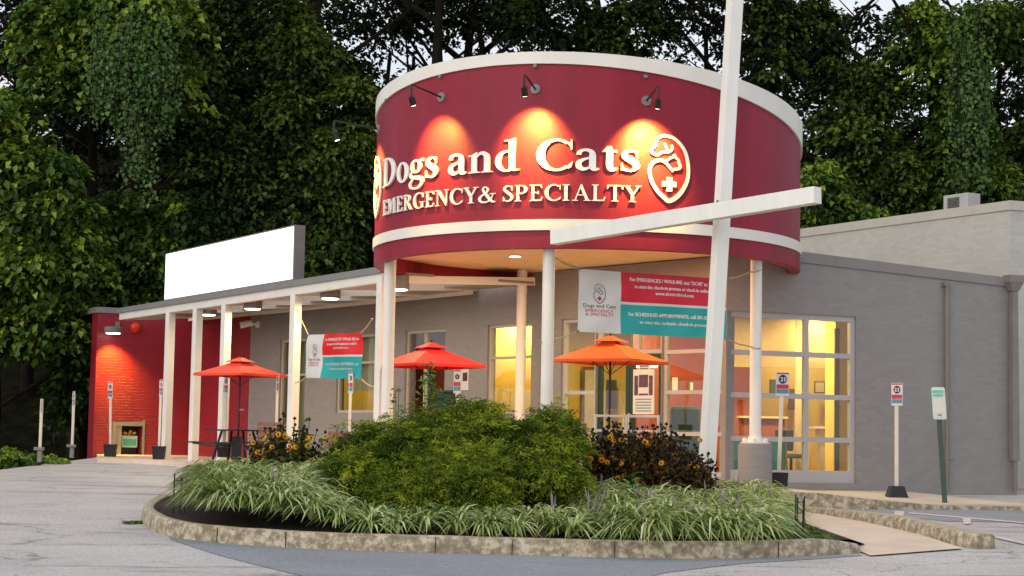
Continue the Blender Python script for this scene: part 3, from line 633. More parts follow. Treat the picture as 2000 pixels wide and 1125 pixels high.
mb = MB(); mb.hexa([wU.pt(uq, zU+.02, -.45), wU.pt(uq2, zU+.02, -.45), wU.pt(uq2, zU+.02, -.85), wU.pt(uq, zU+.02, -.85)], [wU.pt(uq, zh, -.45), wU.pt(uq2, zh, -.45), wU.pt(uq2, zh, -.85), wU.pt(uq, zh, -.85)])
build('casing', mb, M['hvac'], hv, uv=False, bevel=.02)
mb = MB(); a = uq+.15; b = uq2-.25
for i in range(9):
    z = zU+.24+(zh-zU-.3)*i/9; mb.hexa([wU.pt(a, z, -.41), wU.pt(b, z, -.41), wU.pt(b, z, -.449), wU.pt(a, z, -.449)], [wU.pt(a, z+.02, -.43), wU.pt(b, z+.02, -.43), wU.pt(b, z+.02, -.449), wU.pt(a, z+.02, -.449)])
build('grille', mb, M['grill'], hv, uv=False)
# downspouts
dsp = w_right.hit(1845, 556)
mb = MB(); u, z = dsp; zb_ = w_right.hit(1846, 700)[1]
mb.tube([w_right.pt(u, z, .07), w_right.pt(u, zb_, .07), w_right.pt(u, .75, .07)], [.04, .04, .03]); mb.box(w_right.pt(u, z, .06), (.14, .1, .07), math.atan2(w_right.d.y, w_right.d.x))
mb.tube([w_right.pt(u+.03, w_right.hit(1848, 896)[1], .05), w_right.pt(u+.12, w_right.hit(1848, 896)[1]-.02, .1)], .02)
o = build('drain_pipe', mb, M['brown'], clinic, smooth=True, uv=False); o['label'] = 'thin brown drain pipe in the middle of the right wall'
u, z = w_right.hit(1972, 545); zm = w_right.hit(1975, 900)[1]; rz = math.atan2(w_right.d.y, w_right.d.x); p = w_right.pt(u, z, .12)
def sec(c, w, d): return [Vector((c.x+math.cos(rz)*a-math.sin(rz)*b, c.y+math.sin(rz)*a+math.cos(rz)*b, c.z)) for a, b in ((-w, -d), (w, -d), (w, d), (-w, d))]
mb = MB(); mb.hexa(sec(p+Vector((0, 0, -.24)), .08, .07), sec(p+Vector((0, 0, -.08)), .15, .11)); mb.hexa(sec(p+Vector((0, 0, -.08)), .16, .115), sec(p+Vector((0, 0, .06)), .16, .115))
q = w_right.pt(u, zm, .12); mb.hexa(sec(q, .075, .06), sec(p+Vector((0, 0, -.24)), .06, .055)); q2 = w_right.pt(u, .72, .12); mb.hexa(sec(q2, .04, .04), sec(q, .04, .04))
o = build('downspout', mb, M['brown'], clinic, uv=False); o['label'] = 'square brown downspout with a collector box at the right corner'

# sidewalk slab in front of the right wall
ka = [G(1505, 992), G(1600, 994), G(1700, 996), G(1830, 996), G(1900, 996), G(2080, 1000)]
hh_ = [.26, .25, .17, .07, .07, .07]
mb = MB(); n = len(ka); top = []; bot = []; bk_ = []
for p, h in zip(ka, hh_): top.append(Vector((p.x, p.y, p.z+h))); bot.append(Vector((p.x, p.y, p.z-.1)))
for i, p in enumerate(ka):
    u = (Vector((p.x, p.y))-w_right.A).dot(w_right.d); bk_.append(w_right.pt(max(u, -.6), .78 if i < 3 else .70, -.05))
kp = MB(); kw = .16
for i in range(n-1):
    a, b = top[i], top[i+1]; c, d = bk_[i+1], bk_[i]; a2 = a.lerp(d, .1); b2 = b.lerp(c, .1)
    mb.add([a2, b2, c, d], [(0, 1, 2, 3)]); kp.hexa([bot[i], bot[i+1], Vector((b2.x, b2.y, bot[i+1].z)), Vector((a2.x, a2.y, bot[i].z))], [a, b, b2+Vector((0, 0, .002)), a2+Vector((0, 0, .002))])
o = build('sidewalk', mb, M['walk'], uv=False); tag(o, 'raised concrete sidewalk along the right wall', None, None, 'structure')
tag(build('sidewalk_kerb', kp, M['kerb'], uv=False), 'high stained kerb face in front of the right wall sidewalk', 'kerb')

# ================================================================ ROTUNDA
CX, CY, RR = 1.3375, 32.4725, 3.85
rot = thing('entrance_rotunda', 'round crimson drum with white bands raised on white columns over the entry', 'rotunda', (CX, CY, .8))
def cyl(th, r, z): return Vector((CX+r*math.sin(th), CY-r*math.cos(th), z))
fcb = lambda x, y: 6.928-.0709*(x-CX)-.1648*(y-CY)
fct = lambda x, y: 7.318-.0521*(x-CX)-.1178*(y-CY)
NS = 160
def ring(prof, mt, name, parent=rot, th0=-PI, th1=PI, n=NS, smooth=True):
    mb = MB(); vs = []; full = abs(th1-th0-2*PI) < 1e-6; k = len(prof)
    for i in range(n+(0 if full else 1)):
        th = th0+(th1-th0)*i/n
        for r, z in prof:
            p = cyl(th, r, 0); zz = z(CX+RR*math.sin(th), CY-RR*math.cos(th)) if callable(z) else z; vs.append((p.x, p.y, zz))
    m = n if full else n
    tot = n+(0 if full else 1); fs = []
    for i in range(n):
        j = (i+1) % tot
        for q in range(k): fs.append((i*k+q, j*k+q, j*k+(q+1) % k, i*k+(q+1) % k))
    if not full: fs.append(tuple(range(k))); fs.append(tuple(reversed([n*k+q for q in range(k)])))
    mb.add(vs, fs); return build(name, mb, mt, parent, smooth=smooth, uv=False)
ZB = 4.60; ZS = 4.88
dw = ring([(RR, ZB), (RR, fcb), (RR-.2, fcb), (RR-.2, ZB)], M['drum'], 'drum_wall')
ring([(RR+.035, lambda x, y: fcb(x, y)+.001), (RR+.035, fct), (RR-.26, fct), (RR-.26, lambda x, y: fcb(x, y)+.001)], M['white'], 'coping', dw)
ring([(RR+.03, 4.885), (RR+.03, 5.062), (RR+.001, 5.062), (RR+.001, 4.885)], M['white'], 'trim_band', dw)
mb = MB(); vs = [cyl(2*PI*i/96, RR-.2, ZS) for i in range(96)]+[cyl(2*PI*i/96, RR-.2, ZS+.1) for i in range(96)]
mb.add(vs, [tuple(range(96)), tuple(range(191, 95, -1))]); build('soffit', mb, M['soffit'], rot, uv=False)
mb = MB(); vs = [cyl(2*PI*i/96, RR-.22, fcb(*cyl(2*PI*i/96, RR, 0)[:2])-.1) for i in range(96)]; mb.add(vs, [tuple(range(96))]); build('roof', mb, M['coping'], rot, uv=False)
# columns
def column(x, y, z0, z1, r, label):
    mb = MB(); mb.lathe((x, y, z0), [(r+.07, 0), (r+.07, .03), (r+.005, .05), (r, .08), (r, z1-z0-.12), (r+.004, z1-z0-.12), (r+.004, z1-z0-.02), (r, z1-z0)], 28)
    o = build('column', mb, M['white'], rot, smooth=True, uv=False); o['label'] = label; return o
def YC(px, z, py): d = ray(px, py); return (z-CZ)/d.z
c1Y = 31.6; c1 = (X_at(758, c1Y), c1Y)
column(*c1, .75, ZS, .105, 'white round column at the left of the drum')
Yf = 28.95; column(X_at(1069, Yf), Yf, .65, ZS, .1, 'white round column at the front of the drum')
Yb = 35.4; column(X_at(1017, Yb), Yb, .8, ZS, .1, 'cream round column at the back of the drum')
Yr = 30.2; xr = X_at(1476, Yr); zpt = at(1476, 866, Yr).z
cR = column(xr, Yr, zpt, ZS, .098, 'white round column standing on the grey pier')
bb = MB()
for k in range(6): a = k*PI/3+.3; bb.lathe((xr+.2*math.cos(a), Yr+.2*math.sin(a), zpt+.02), [(.035, 0), (.035, .05), (.015, .07)], 8)
bb.lathe((xr, Yr, zpt), [(.25, 0), (.25, .02)], 28); bb.lathe((xr, Yr, zpt), [(.15, .02), (.11, .12)], 24)
build('base_plate', bb, M['white'], cR, smooth=True, uv=False)
mb = MB(); mb.lathe((xr, Yr, .3), [(.285, 0), (.285, zpt-.3-.03), (.265, zpt-.3)], 40); o = build('pier', mb, M['pier'], rot, smooth=True, uv=False); o['label'] = 'wide grey concrete pier under the right column'
# recessed soffit lights
def soffit_light(px, py, e, col=WARM):
    p = atz(px, py, ZS); mb = MB(); mb.lathe((p.x, p.y, ZS-.03), [(.13, .03), (.13, .0)], 20); o = build('recessed_light', mb, M['white'], rot, uv=False)
    mb = MB(); mb.lathe((p.x, p.y, ZS-.036), [(.1, .003), (.1, 0)], 20); build('lens', mb, M['ywin'], o, uv=False); area('downlight', (p.x, p.y, ZS-.07), .25, e, col, rot)
soffit_light(1006, 498, 75, (1, .8, .5))
pS = Vector((CX+1.2, CY-1.5)); mb = MB(); mb.lathe((pS.x, pS.y, ZS-.03), [(.13, .03), (.13, 0)], 20); o = build('recessed_light', mb, M['white'], rot, uv=False)
mb = MB(); mb.lathe((pS.x, pS.y, ZS-.036), [(.1, .003), (.1, 0)], 20); build('lens', mb, M['ywin'], o, uv=False); area('downlight', (pS.x, pS.y, ZS-.07), .25, 85, (1, .46, .16), rot)

# ---------------------------------------------------------------- serif letter shapes (cap height 1)
def arcpts(cx, cy, rx, ry, a0, a1, n=14): return [(cx+rx*math.cos(R(a0+(a1-a0)*i/n)), cy+ry*math.sin(R(a0+(a1-a0)*i/n))) for i in range(n+1)]
def band(o_, i_): return ('band', o_, i_)
def poly(*p): return ('poly', list(p))
def rg(cx, cy, rx, ry, ix, iy, a0=0, a1=360, n=28, tx=0): return band(arcpts(cx, cy, rx, ry, a0, a1, n), arcpts(cx+tx, cy, ix, iy, a0, a1, n))
def stroke(pts, ws, sub=6):
    P = [Vector(p) for p in pts]; o = []; w = []
    def cr(a, b, c, d, t): return .5*((2*b)+(c-a)*t+(2*a-5*b+4*c-d)*t*t+(3*b-a-3*c+d)*t**3)
    for i in range(len(P)-1):
        a = P[max(i-1, 0)]; b = P[i]; c = P[i+1]; d = P[min(i+2, len(P)-1)]
        for k in range(sub): t = k/sub; o.append(cr(a, b, c, d, t)); w.append(ws[i]+(ws[i+1]-ws[i])*t)
    o.append(P[-1]); w.append(ws[-1]); A = []; B = []
    for i, p in enumerate(o):
        t = (o[min(i+1, len(o)-1)]-o[max(i-1, 0)]).normalized(); n = Vector((-t.y, t.x))*w[i]/2; A.append(tuple(p+n)); B.append(tuple(p-n))
    return band(A, B)
def bx(x0, y0, x1, y1): return poly((x0, y0), (x1, y0), (x1, y1), (x0, y1))
def serif(x0, x1, y, s=1, t=.06): return poly((x0, y), (x1, y), (x1, y+s*t*.6), (x1-.06, y+s*t), (x0+.06, y+s*t), (x0, y+s*t*.6))
sw = .19; th_ = .085
GL = {
 'D': ([bx(.10, .02, .10+sw, .98), serif(0, .40, 0), serif(0, .40, 1, -1), band(arcpts(.32, .5, .56, .5, -90, 90), arcpts(.30, .5, .36, .43, -90, 90)), bx(.2, .0, .33, .07), bx(.2, .93, .33, 1)], .92),
 'o': ([rg(.30, .34, .30, .36, .125, .29)], .62),
 'g': ([rg(.27, .46, .25, .235, .10, .17), stroke([(.14, .30), (.05, .20), (.10, .10), (.30, .07), (.50, .02), (.54, -.12), (.40, -.27), (.22, -.29), (.06, -.24), (.03, -.12), (.16, .02)], [.05, .09, .12, .13, .15, .12, .08, .07, .08, .09, .05]), stroke([(.42, .58), (.50, .66), (.60, .64)], [.06, .07, .12])], .62),
 's': ([stroke([(.40, .50), (.37, .62), (.25, .665), (.12, .61), (.10, .50), (.20, .40), (.34, .30), (.40, .18), (.32, .05), (.19, .025), (.06, .09), (.03, .22)], [.02, .06, .08, .12, .16, .19, .20, .17, .10, .075, .07, .02]), bx(.385, .45, .425, .68), bx(.015, .02, .055, .25)], .46),
 'a': ([stroke([(.08, .50), (.10, .60), (.24, .665), (.38, .60), (.41, .45), (.41, .12), (.46, .03), (.57, .06)], [.13, .11, .08, .13, .17, .17, .11, .05]), stroke([(.40, .42), (.22, .36), (.09, .27), (.08, .13), (.17, .04), (.30, .07), (.38, .16)], [.06, .08, .13, .16, .12, .07, .05])], .59),
 'n': ([bx(.09, .02, .25, .60), poly((0, .60), (.09, .60), (.25, .70), (.25, .60), (.09, .55), (0, .555)), serif(.0, .34, 0, 1, .05), stroke([(.23, .50), (.32, .62), (.43, .64), (.52, .55), (.535, .40), (.535, .03)], [.04, .08, .13, .16, .16, .16]), serif(.38, .69, 0, 1, .05)], .71),
 'd': ([band(arcpts(.32, .34, .31, .355, 55, 305, 20), arcpts(.34, .34, .165, .285, 62, 298, 20)), bx(.38, .03, .55, 1.03), poly((.26, 1.03), (.38, 1.03), (.55, 1.09), (.55, 1.03), (.38, .98), (.26, .985)), poly((.50, .0), (.67, .03), (.67, .07), (.50, .07))], .70),
 'C': ([band(arcpts(.50, .5, .49, .53, 42, 318, 26), arcpts(.53, .5, .30, .455, 50, 310, 26)), bx(.86, .66, .90, 1.0), poly((.80, .84), (.90, 1.0), (.88, .70)), poly((.78, .14), (.92, .30), (.88, .10), (.80, .04))], .95),
 't': ([stroke([(.20, .80), (.20, .60), (.20, .15), (.27, .035), (.40, .09)], [.09, .17, .17, .13, .05]), poly((.0, .60), (.38, .60), (.38, .67), (.13, .67)), poly((.0, .61), (.12, .66), (.14, .82), (.08, .72))], .43),
}
s2 = .15; t2 = .07
def ser2(x0, x1, y, s=1): return serif(x0, x1, y, s, .055)
def st2(x): return bx(x, .03, x+s2, .97)
GS = {
 'E': ([st2(.09), ser2(0, .3, 0), ser2(0, .3, 1, -1), bx(.2, 0, .62, t2), bx(.2, 1-t2, .60, 1), bx(.2, .47, .46, .54), poly((.62, 0), (.66, .24), (.62, .24), (.54, .06)), poly((.60, 1), (.63, .78), (.59, .78), (.52, .94)), bx(.43, .40, .47, .61)], .70),
 'M': ([bx(.10, .03, .16, .97), bx(.74, .03, .74+s2, .97), ser2(0, .26, 0), ser2(.0, .2, 1, -1), ser2(.64, .98, 0), ser2(.8, .98, 1, -1), poly((.10, .98), (.27, .98), (.52, .28), (.46, .05)), poly((.45, .05), (.50, .05), (.80, .98), (.72, .98))], 1.02),
 'R': ([st2(.09), ser2(0, .33, 0), ser2(0, .3, 1, -1), band(arcpts(.32, .74, .30, .26, -90, 90), arcpts(.31, .74, .15, .19, -90, 90)), bx(.2, .93, .33, 1), bx(.2, .48, .33, .55), poly((.30, .50), (.46, .50), (.76, .03), (.82, 0), (.62, 0))], .82),
 'G': ([band(arcpts(.46, .5, .46, .52, 45, 320, 24), arcpts(.49, .5, .31, .45, 50, 312, 24)), bx(.66, .04, .66+s2, .42), ser2(.54, .90, .42, -1), bx(.76, .68, .80, .98)], .93),
 'N': ([bx(.12, .03, .18, .97), bx(.72, .0, .78, .97), ser2(.0, .28, 0), ser2(.0, .2, 1, -1), ser2(.62, .90, 1, -1), poly((.10, .99), (.27, .99), (.78, .14), (.78, -.02), (.72, -.02))], .92),
 'C': ([band(arcpts(.44, .5, .44, .52, 45, 318, 24), arcpts(.47, .5, .29, .45, 52, 310, 24)), bx(.73, .68, .77, .98), poly((.66, .14), (.80, .26), (.77, .12), (.70, .06))], .82),
 'Y': ([bx(.33, .03, .33+s2, .48), ser2(.24, .58, 0), ser2(-.02, .30, 1, -1), ser2(.54, .84, 1, -1), poly((.04, .97), (.21, .97), (.46, .50), (.33, .42)), poly((.66, .97), (.74, .97), (.47, .42), (.42, .50))], .80),
 '&': ([stroke([(.80, .50), (.70, .28), (.52, .06), (.28, .02), (.10, .10), (.06, .28), (.20, .45), (.42, .60), (.50, .78), (.42, .94), (.30, .95), (.24, .80), (.34, .60), (.60, .22), (.76, .05), (.92, .04)], [.04, .06, .08, .10, .14, .15, .11, .08, .11, .07, .08, .12, .15, .16, .13, .05]), ser2(.62, .92, .56, -1)], .95),
 'S': ([stroke([(.47, .74), (.44, .90), (.30, .965), (.14, .90), (.10, .76), (.22, .60), (.40, .44), (.49, .27), (.42, .09), (.26, .035), (.10, .10), (.05, .28)], [.02, .05, .08, .11, .14, .16, .16, .15, .11, .075, .06, .02]), bx(.46, .68, .50, .98), bx(.03, .02, .07, .31)], .58),
 'P': ([st2(.09), ser2(0, .34, 0), ser2(0, .3, 1, -1), band(arcpts(.33, .72, .32, .28, -90, 90), arcpts(.32, .72, .17, .21, -90, 90)), bx(.2, .93, .34, 1), bx(.2, .44, .34, .51)], .70),
 'I': ([st2(.09), ser2(0, .33, 0), ser2(0, .33, 1, -1)], .38),
 'A': ([poly((.44, 1.02), (.50, 1.02), (.84, .03), (.68, .03), (.40, .86)), poly((.14, .03), (.20, .03), (.47, .90), (.44, 1.0)), ser2(.02, .32, 0), ser2(.58, .94, 0), bx(.24, .32, .62, .38)], .92),
 'L': ([st2(.09), ser2(0, .3, 0), ser2(0, .33, 1, -1), bx(.2, 0, .60, t2), poly((.60, 0), (.65, .26), (.61, .26), (.53, .06))], .67),
 'T': ([bx(.32, .03, .32+s2, .95), ser2(.22, .57, 0), bx(.04, .93, .75, 1), poly((.0, .74), (.04, .74), (.12, .94), (.02, 1)), poly((.77, 1), (.67, .94), (.75, .74), (.79, .74))], .79),
}
def glyph_to(mb, shapes, place, depth):
    for k, sh in enumerate(shapes):
        f = depth+.002*k; b = 0.0
        if sh[0] == 'band':
            A, B = sh[1], sh[2]; n = len(A); vs = [place(*p, f) for p in A]+[place(*p, f) for p in B]+[place(*p, b) for p in A]+[place(*p, b) for p in B]; fs = []
            for i in range(n-1):
                fs += [(i, i+1, n+i+1, n+i), (i, 2*n+i, 2*n+i+1, i+1), (n+i, n+i+1, 3*n+i+1, 3*n+i)]
            fs += [(0, n, 3*n, 2*n), (n-1, 3*n-1, 4*n-1, 2*n-1)]; mb.add(vs, fs)
        else:
            P = sh[1]; n = len(P); vs = [place(*p, f) for p in P]+[place(*p, b) for p in P]; t = tessellate_polygon([[Vector((x, y, 0)) for x, y in P]])
            mb.add(vs, [tuple(a) for a in t]+[(i, (i+1) % n, n+(i+1) % n, n+i) for i in range(n)])
def drum_hit(px, py):
    d = ray(px, py); A = d.x**2+1; B = -2*(d.x*CX+CY); c = CX*CX+CY*CY-RR*RR; t = (-B-math.sqrt(max(0, B*B-4*A*c)))/(2*A)
    X, Y, Z = d.x*t, t, CZ+d.z*t; return math.atan2(X-CX, CY-Y), Z
def letters(text, G_, t0, t1, zb, cap, sp=.04, space=.30):
    tot = 0; adv = []
    for c in text: adv.append(tot); tot += (space if c == ' ' else G_[c][1]+sp)
    tot -= sp; k = (t1-t0)*RR/(tot)    # metres per unit along
    for c, a in zip(text, adv):
        if c == ' ': continue
        place = lambda x, y, o: cyl(t0+(a+x)*k/RR, RR+.012+o, zb+y*cap)
        mb = MB(); glyph_to(mb, G_[c][0], place, .028); o = build('letter', mb, M['letter'], rot, uv=False); o['label'] = 'white raised letter '+c
tA, zA = drum_hit(751, 368); tB, zB_ = drum_hit(1247, 333)
letters('Dogs and Cats', GL, drum_hit(752, 350)[0], drum_hit(1247, 320)[0], (drum_hit(765, 367)[1]+drum_hit(1090, 331)[1]+zB_)/3, .50, .035, .34)
letters('EMERGENCY& SPECIALTY', GS, drum_hit(752, 400)[0], drum_hit(1250, 380)[0], (drum_hit(770, 419)[1]+drum_hit(1090, 392)[1]+drum_hit(1235, 393)[1])/3, .265, .05, .30)
# emblem outline traced as strokes (units: pixels of an enlarged crop, y down)
EM = [([(445, 580), (390, 520), (330, 475), (250, 480), (195, 530), (175, 610), (200, 720), (270, 830), (350, 900), (415, 940), (520, 880), (600, 780), (650, 660), (655, 520), (620, 370), (550, 270), (460, 205), (350, 185), (275, 215), (245, 270), (240, 300), (190, 370), (225, 405), (270, 412), (330, 375), (400, 372), (450, 330), (435, 285)], [30, 30, 36, 40, 40, 40, 42, 44, 46, 48, 44, 40, 36, 36, 36, 36, 34, 34, 34, 30, 32, 32, 28, 28, 26, 24, 22, 20]),
      ([(350, 270), (375, 320), (405, 380)], [20, 22, 24]), ([(380, 475), (420, 440), (460, 425), (475, 395), (490, 430), (530, 460), (530, 490), (550, 520), (540, 555), (465, 570), (450, 600)], [24, 24, 22, 14, 24, 22, 24, 26, 26, 26, 16])]
def emblem(place, w, name, parent, mt, depth, label=None, ws=1.0, crossmat=None):
    s = w/490.; mb = MB(); sh = [stroke([((x-415)*s, (570-y)*s) for x, y in P], [q*s*ws for q in W_]) for P, W_ in EM]
    cr = [bx(-32*s, -258*s, 32*s, -95*s), bx(-85*s, -205*s, 85*s, -145*s)]
    if crossmat is None: sh += cr
    glyph_to(mb, sh, place, depth)
    o = build(name, mb, mt, parent, uv=False)
    if label: o['label'] = label
    if crossmat is not None: m2 = MB(); glyph_to(m2, cr, place, depth+.001); build('cross', m2, crossmat, parent, uv=False)
te, ze = drum_hit(1306, 331); wE = 82/FPX*28.8
emblem(lambda x, y, o: cyl(te+x/RR, RR+.012+o, ze+y), wE*1.02, 'emblem', rot, M['letter'], .028, 'white heart shaped emblem with dog, cat and cross, right of the lettering')
te2 = drum_hit(751, 350)[0]-.125; ze2 = drum_hit(740, 365)[1]
emblem(lambda x, y, o: cyl(te2+x/RR, RR+.012+o, ze2+y), wE*1.02, 'emblem', rot, M['letter'], .028, 'white heart shaped emblem at the far left edge of the drum')
# gooseneck lamps
for k, (px, py, e, lb) in enumerate(((757, 240, 26, 'black gooseneck lamp sticking out past the left edge of the drum'), (863, 190, 26, 'black gooseneck lamp over the word Dogs'), (1046, 174, 40, 'black gooseneck lamp at the middle, over the word and'), (1262, 197, 64, 'black gooseneck lamp over the last letters of Cats'))):
    th, z = drum_hit(px, py)
    if k == 0: th = -R(78)
    gl = thing('gooseneck_lamp', lb, 'lamp', cyl(th, RR, z), 0, 'gooseneck sign lamps on the drum')
    L_ = .72 if k else .80; e1 = cyl(th, RR+L_, z+.10)
    mb = MB(); mb.tube([cyl(th, RR, z), cyl(th, RR+.03, z)], [.085, .08], 18); build('wall_plate', mb, M['lampgrey'], gl, smooth=True, uv=False)
    mb = MB(); mb.tube([cyl(th, RR+.03, z), cyl(th, RR+L_-.03, z+.10), cyl(th, RR+L_, z+.095), cyl(th, RR+L_+.005, z+.06), cyl(th, RR+L_+.005, z-.08)], .017, 8); build('arm', mb, M['black'], gl, smooth=True, uv=False)
    hp = cyl(th, RR+L_+.01, z-.08); he = cyl(th, RR+L_-.06, z-.24); mb = MB(); mb.tube([hp, hp.lerp(he, .15), hp.lerp(he, .18), he], [.02, .025, .048, .052], 14); hd = build('lamp_head', mb, M['black'], gl, smooth=True, uv=False)
    bd = (he-hp).normalized(); mb = MB(); mb.tube([he-bd*.0+bd*.001, he+bd*.004], .042, 12); build('bulb', mb, M['lamp'], hd, uv=False)
    l = D.lights.new('lamp_beam', 'SPOT'); l.energy = e*18; l.color = (1, .70, .10); l.spot_size = R(80); l.spot_blend = 1.0; l.shadow_soft_size = .04
    lo = D.objects.new('lamp_beam', l); COL.objects.link(lo); lo.parent = gl; lp = he+bd*.03; lo.location = parentM(gl).inverted() @ lp
    aim = cyl(th, RR, z-.84)-lp; lo.rotation_euler = (-aim).to_track_quat('Z', 'Y').to_euler()
for px, py in ((862, 150), (1046, 129), (1260, 150), (757, 196)):
    th, z = drum_hit(px, py); mb = MB(); mb.tube([cyl(th, RR, z), cyl(th, RR+.05, z)], [.035, .03], 10); build('bolt', mb, M['lampgrey'], rot, smooth=True, uv=False)

# ================================================================ LEANING POLE + CROSS BEAM
mast = thing('leaning_mast', 'tall white square mast leaning in front of the drum with a slanting white cross beam', 'mast', (at(1378, 960, 26.1).x, 26.1, .5))
b0 = at(1376, 990, 26.2); b1 = at(1439, -60, 26.2)
nY = Vector((.35, -1, 0))
mb = MB(); mb.bar(b0, b1, .195, .195, up=nY); build('post', mb, M['pole'], mast, uv=False, bevel=.008)
q0 = at(1082, 464, 28.2); q1 = at(1597, 381, 24.3)
t = ((1403-1082)/(1597-1082))*1.06
qc = q0.lerp(q1, t); mb = MB(); mb.bar(q0, q1, .17, .23); build('cross_beam', mb, M['pole'], mast, uv=False, bevel=.006)

nv = (b1-b0).normalized()
for t_ in (.985, 1.0):
    pass
for k, o_ in enumerate((-.055, .055)):
    c = at(1403, 405, 26.08)+nv*o_*1.6; build('bolt', MB().tube([c+Vector((-.02, .02, 0)), c+Vector((-.02, -.03, 0))], .018, 8), M['lampgrey'], mast, uv=False)
mb = MB(); g_ = b0; mb.box((at(1383, 950, 26.2).x, 26.2, float(gz(3, 26.2))+.06), (.42, .42, .03)); build('base_plate', mb, M['pole'], mast, uv=False)
# ================================================================ CANOPY
FL = Vector((X_at(230, 46.2), 46.2)); FRr = Vector((X_at(742, 33.6), 33.6)); wc = WL(FL, FRr)
zc1 = (wc.hit(240, 602)[1]+wc.hit(700, 526)[1])/2; 
canopy = thing('entry_canopy', 'long flat canopy with white beams and grey edge on square white posts', 'canopy', (FL.x, FL.y, .9))
def wbar(mb, w, u0, u1, z0, z1, o0, o1, mi=0): mb.hexa([w.pt(u0, z0, o0), w.pt(u1, z0, o0), w.pt(u1, z0, o1), w.pt(u0, z0, o1)], [w.pt(u0, z1, o0), w.pt(u1, z1, o0), w.pt(u1, z1, o1), w.pt(u0, z1, o1)], mi)
Lc = wc.len
mb = MB(); wbar(mb, wc, 0, Lc, zc1-.30, zc1-.13, 0, -.14); build('front_beam', mb, M['white'], canopy, uv=False)
mb = MB(); wbar(mb, wc, -.04, Lc, zc1-.128, zc1, .04, -.2); build('fascia', mb, M['coping'], canopy, uv=False)
# back beam on the wall
ub0 = w_left.hit(478, 606)[0]; wls = WL(w_left.A+w_left.n*.3, w_left.B+w_left.n*.3); ub1 = wls.hit(914, 563)[0]-.1; zbb = (wls.hit(500, 606)[1]+wls.hit(910, 562)[1])/2
mb = MB(); wbar(mb, w_left, -3.0, ub1+.1, zbb-.12, zbb+.05, .30, .17); build('back_beam', mb, M['white'], canopy, uv=False)
mb = MB(); wbar(mb, w_left, -3.0, ub1+.1, zbb+.052, zbb+.16, .33, .003); build('back_fascia', mb, M['coping'], canopy, uv=False)
# rafters between front and back beams
uc = [wc.hit(px, 700)[0] for px in (325, 378, 434, 569, 738)]
def backpt(u): # point on the back line perpendicular-ish
    p = wc.pt(u, 0, -.14); d = -wc.n; k = (w_left.n.dot(w_left.A)+.3-(w_left.n.x*p.x+w_left.n.y*p.y))/(w_left.n.dot(d)); return Vector((p.x+d.x*k, p.y+d.y*k, 0))
for u in [0.07]+uc+[(uc[2]+uc[3])/2, (uc[3]+uc[4])/2]:
    a = wc.pt(u, zc1-.235, -.141); b = backpt(u); b.z = zbb+.0; mb = MB(); mb.bar(a, b, .10, .15); build('rafter', mb, M['white'], canopy, uv=False)
# deck boards over the wall half, open slots near the front beam
segs = [0.07]+uc+[Lc]; segs = sorted(segs)
for a_, b_ in zip(segs, segs[1:]):
    mb = MB(); first = a_ < uc[0]-.01; f0 = .02 if first else .22
    def lerp(u, f, z): p = wc.pt(u, 0, -.14); q = backpt(u); r = p.lerp(q, f); return Vector((r.x, r.y, z))
    zz = zc1-.13
    dn_ = 0
    for f_, g_ in ([(f0, .99)] if first else [(.02, .30), (.74, .99)]):
        mb = MB(); mb.hexa([lerp(a_+.06, f_, zz), lerp(b_-.06, f_, zz), lerp(b_-.06, g_, zz), lerp(a_+.06, g_, zz)], [lerp(a_+.06, f_, zz+.05), lerp(b_-.06, f_, zz+.05), lerp(b_-.06, g_, zz+.05), lerp(a_+.06, g_, zz+.05)])
        build('deck_panel', mb, M['deck'], canopy, uv=False)
for px, u, lb in zip((325, 378, 434, 569, 738), uc, ('first', 'second', 'third', 'fourth', 'fifth')):
    p = wc.pt(u, .9, -.07); mb = MB(); mb.box((p.x, p.y, (.85+zc1-.302)/2), (.18, .18, zc1-.302-.85), math.atan2(wc.d.y, wc.d.x)+R(8)); o = build('post', mb, M['white'], canopy, uv=False, bevel=.008); o['label'] = 'white square canopy post, the %s from the left' % lb
for px, py, e, lb in ((371, 606, 12, 'small flush round light under the left end of the canopy'), (457, 592, 22, 'grey drum light under the canopy left of the second bay'), (606, 572, 26, 'grey drum light under the canopy above the small banner'), (737, 552, 26, 'grey drum light under the canopy next to the drum')):
    u, z = wc.hit(px, py); p = wc.pt(u, zc1-.32, -.45); cl = thing('canopy_light', lb, 'lamp', (p.x, p.y, zc1-.45), 0, 'round lights under the canopy')
    mb = MB(); mb.lathe((p.x, p.y, zc1-.44), [(.205, .04), (.21, .07), (.21, .30)], 28); build('housing', mb, M['lampgrey'], cl, smooth=True, uv=False)
    mb = MB(); mb.lathe((p.x, p.y, zc1-.42), [(.15, 0), (.18, .02)], 24); build('lens', mb, M['ywin'], cl, uv=False); area('downlight', (p.x, p.y, zc1-.45), .4, e*1.6, (1, .70, .34), cl)
# blank backlit sign on top
us0 = wc.hit(322, 530)[0]; us1 = wc.hit(571, 500)[0]; zs0 = zc1+.0; zs1 = (wc.hit(322, 494)[1]+wc.hit(580, 444)[1])/2
sg = thing('roof_sign', 'large blank glowing white sign board standing on the canopy roof', 'sign', wc.pt((us0+us1)/2, zc1, -.1))
mb = MB(); wbar(mb, wc, us0-.04, us1+.04, zs0+.004, zs1+.03, -.02, -.26); build('cabinet', mb, M['lampgrey'], sg, uv=False)
mb = MB(); mb.add([wc.pt(us0, zs0+.04, -.014), wc.pt(us1, zs0+.04, -.014), wc.pt(us1, zs1, -.014), wc.pt(us0, zs1, -.014)], [(0, 1, 2, 3)]); build('lit_face', mb, M['sign'], sg, uv=False)

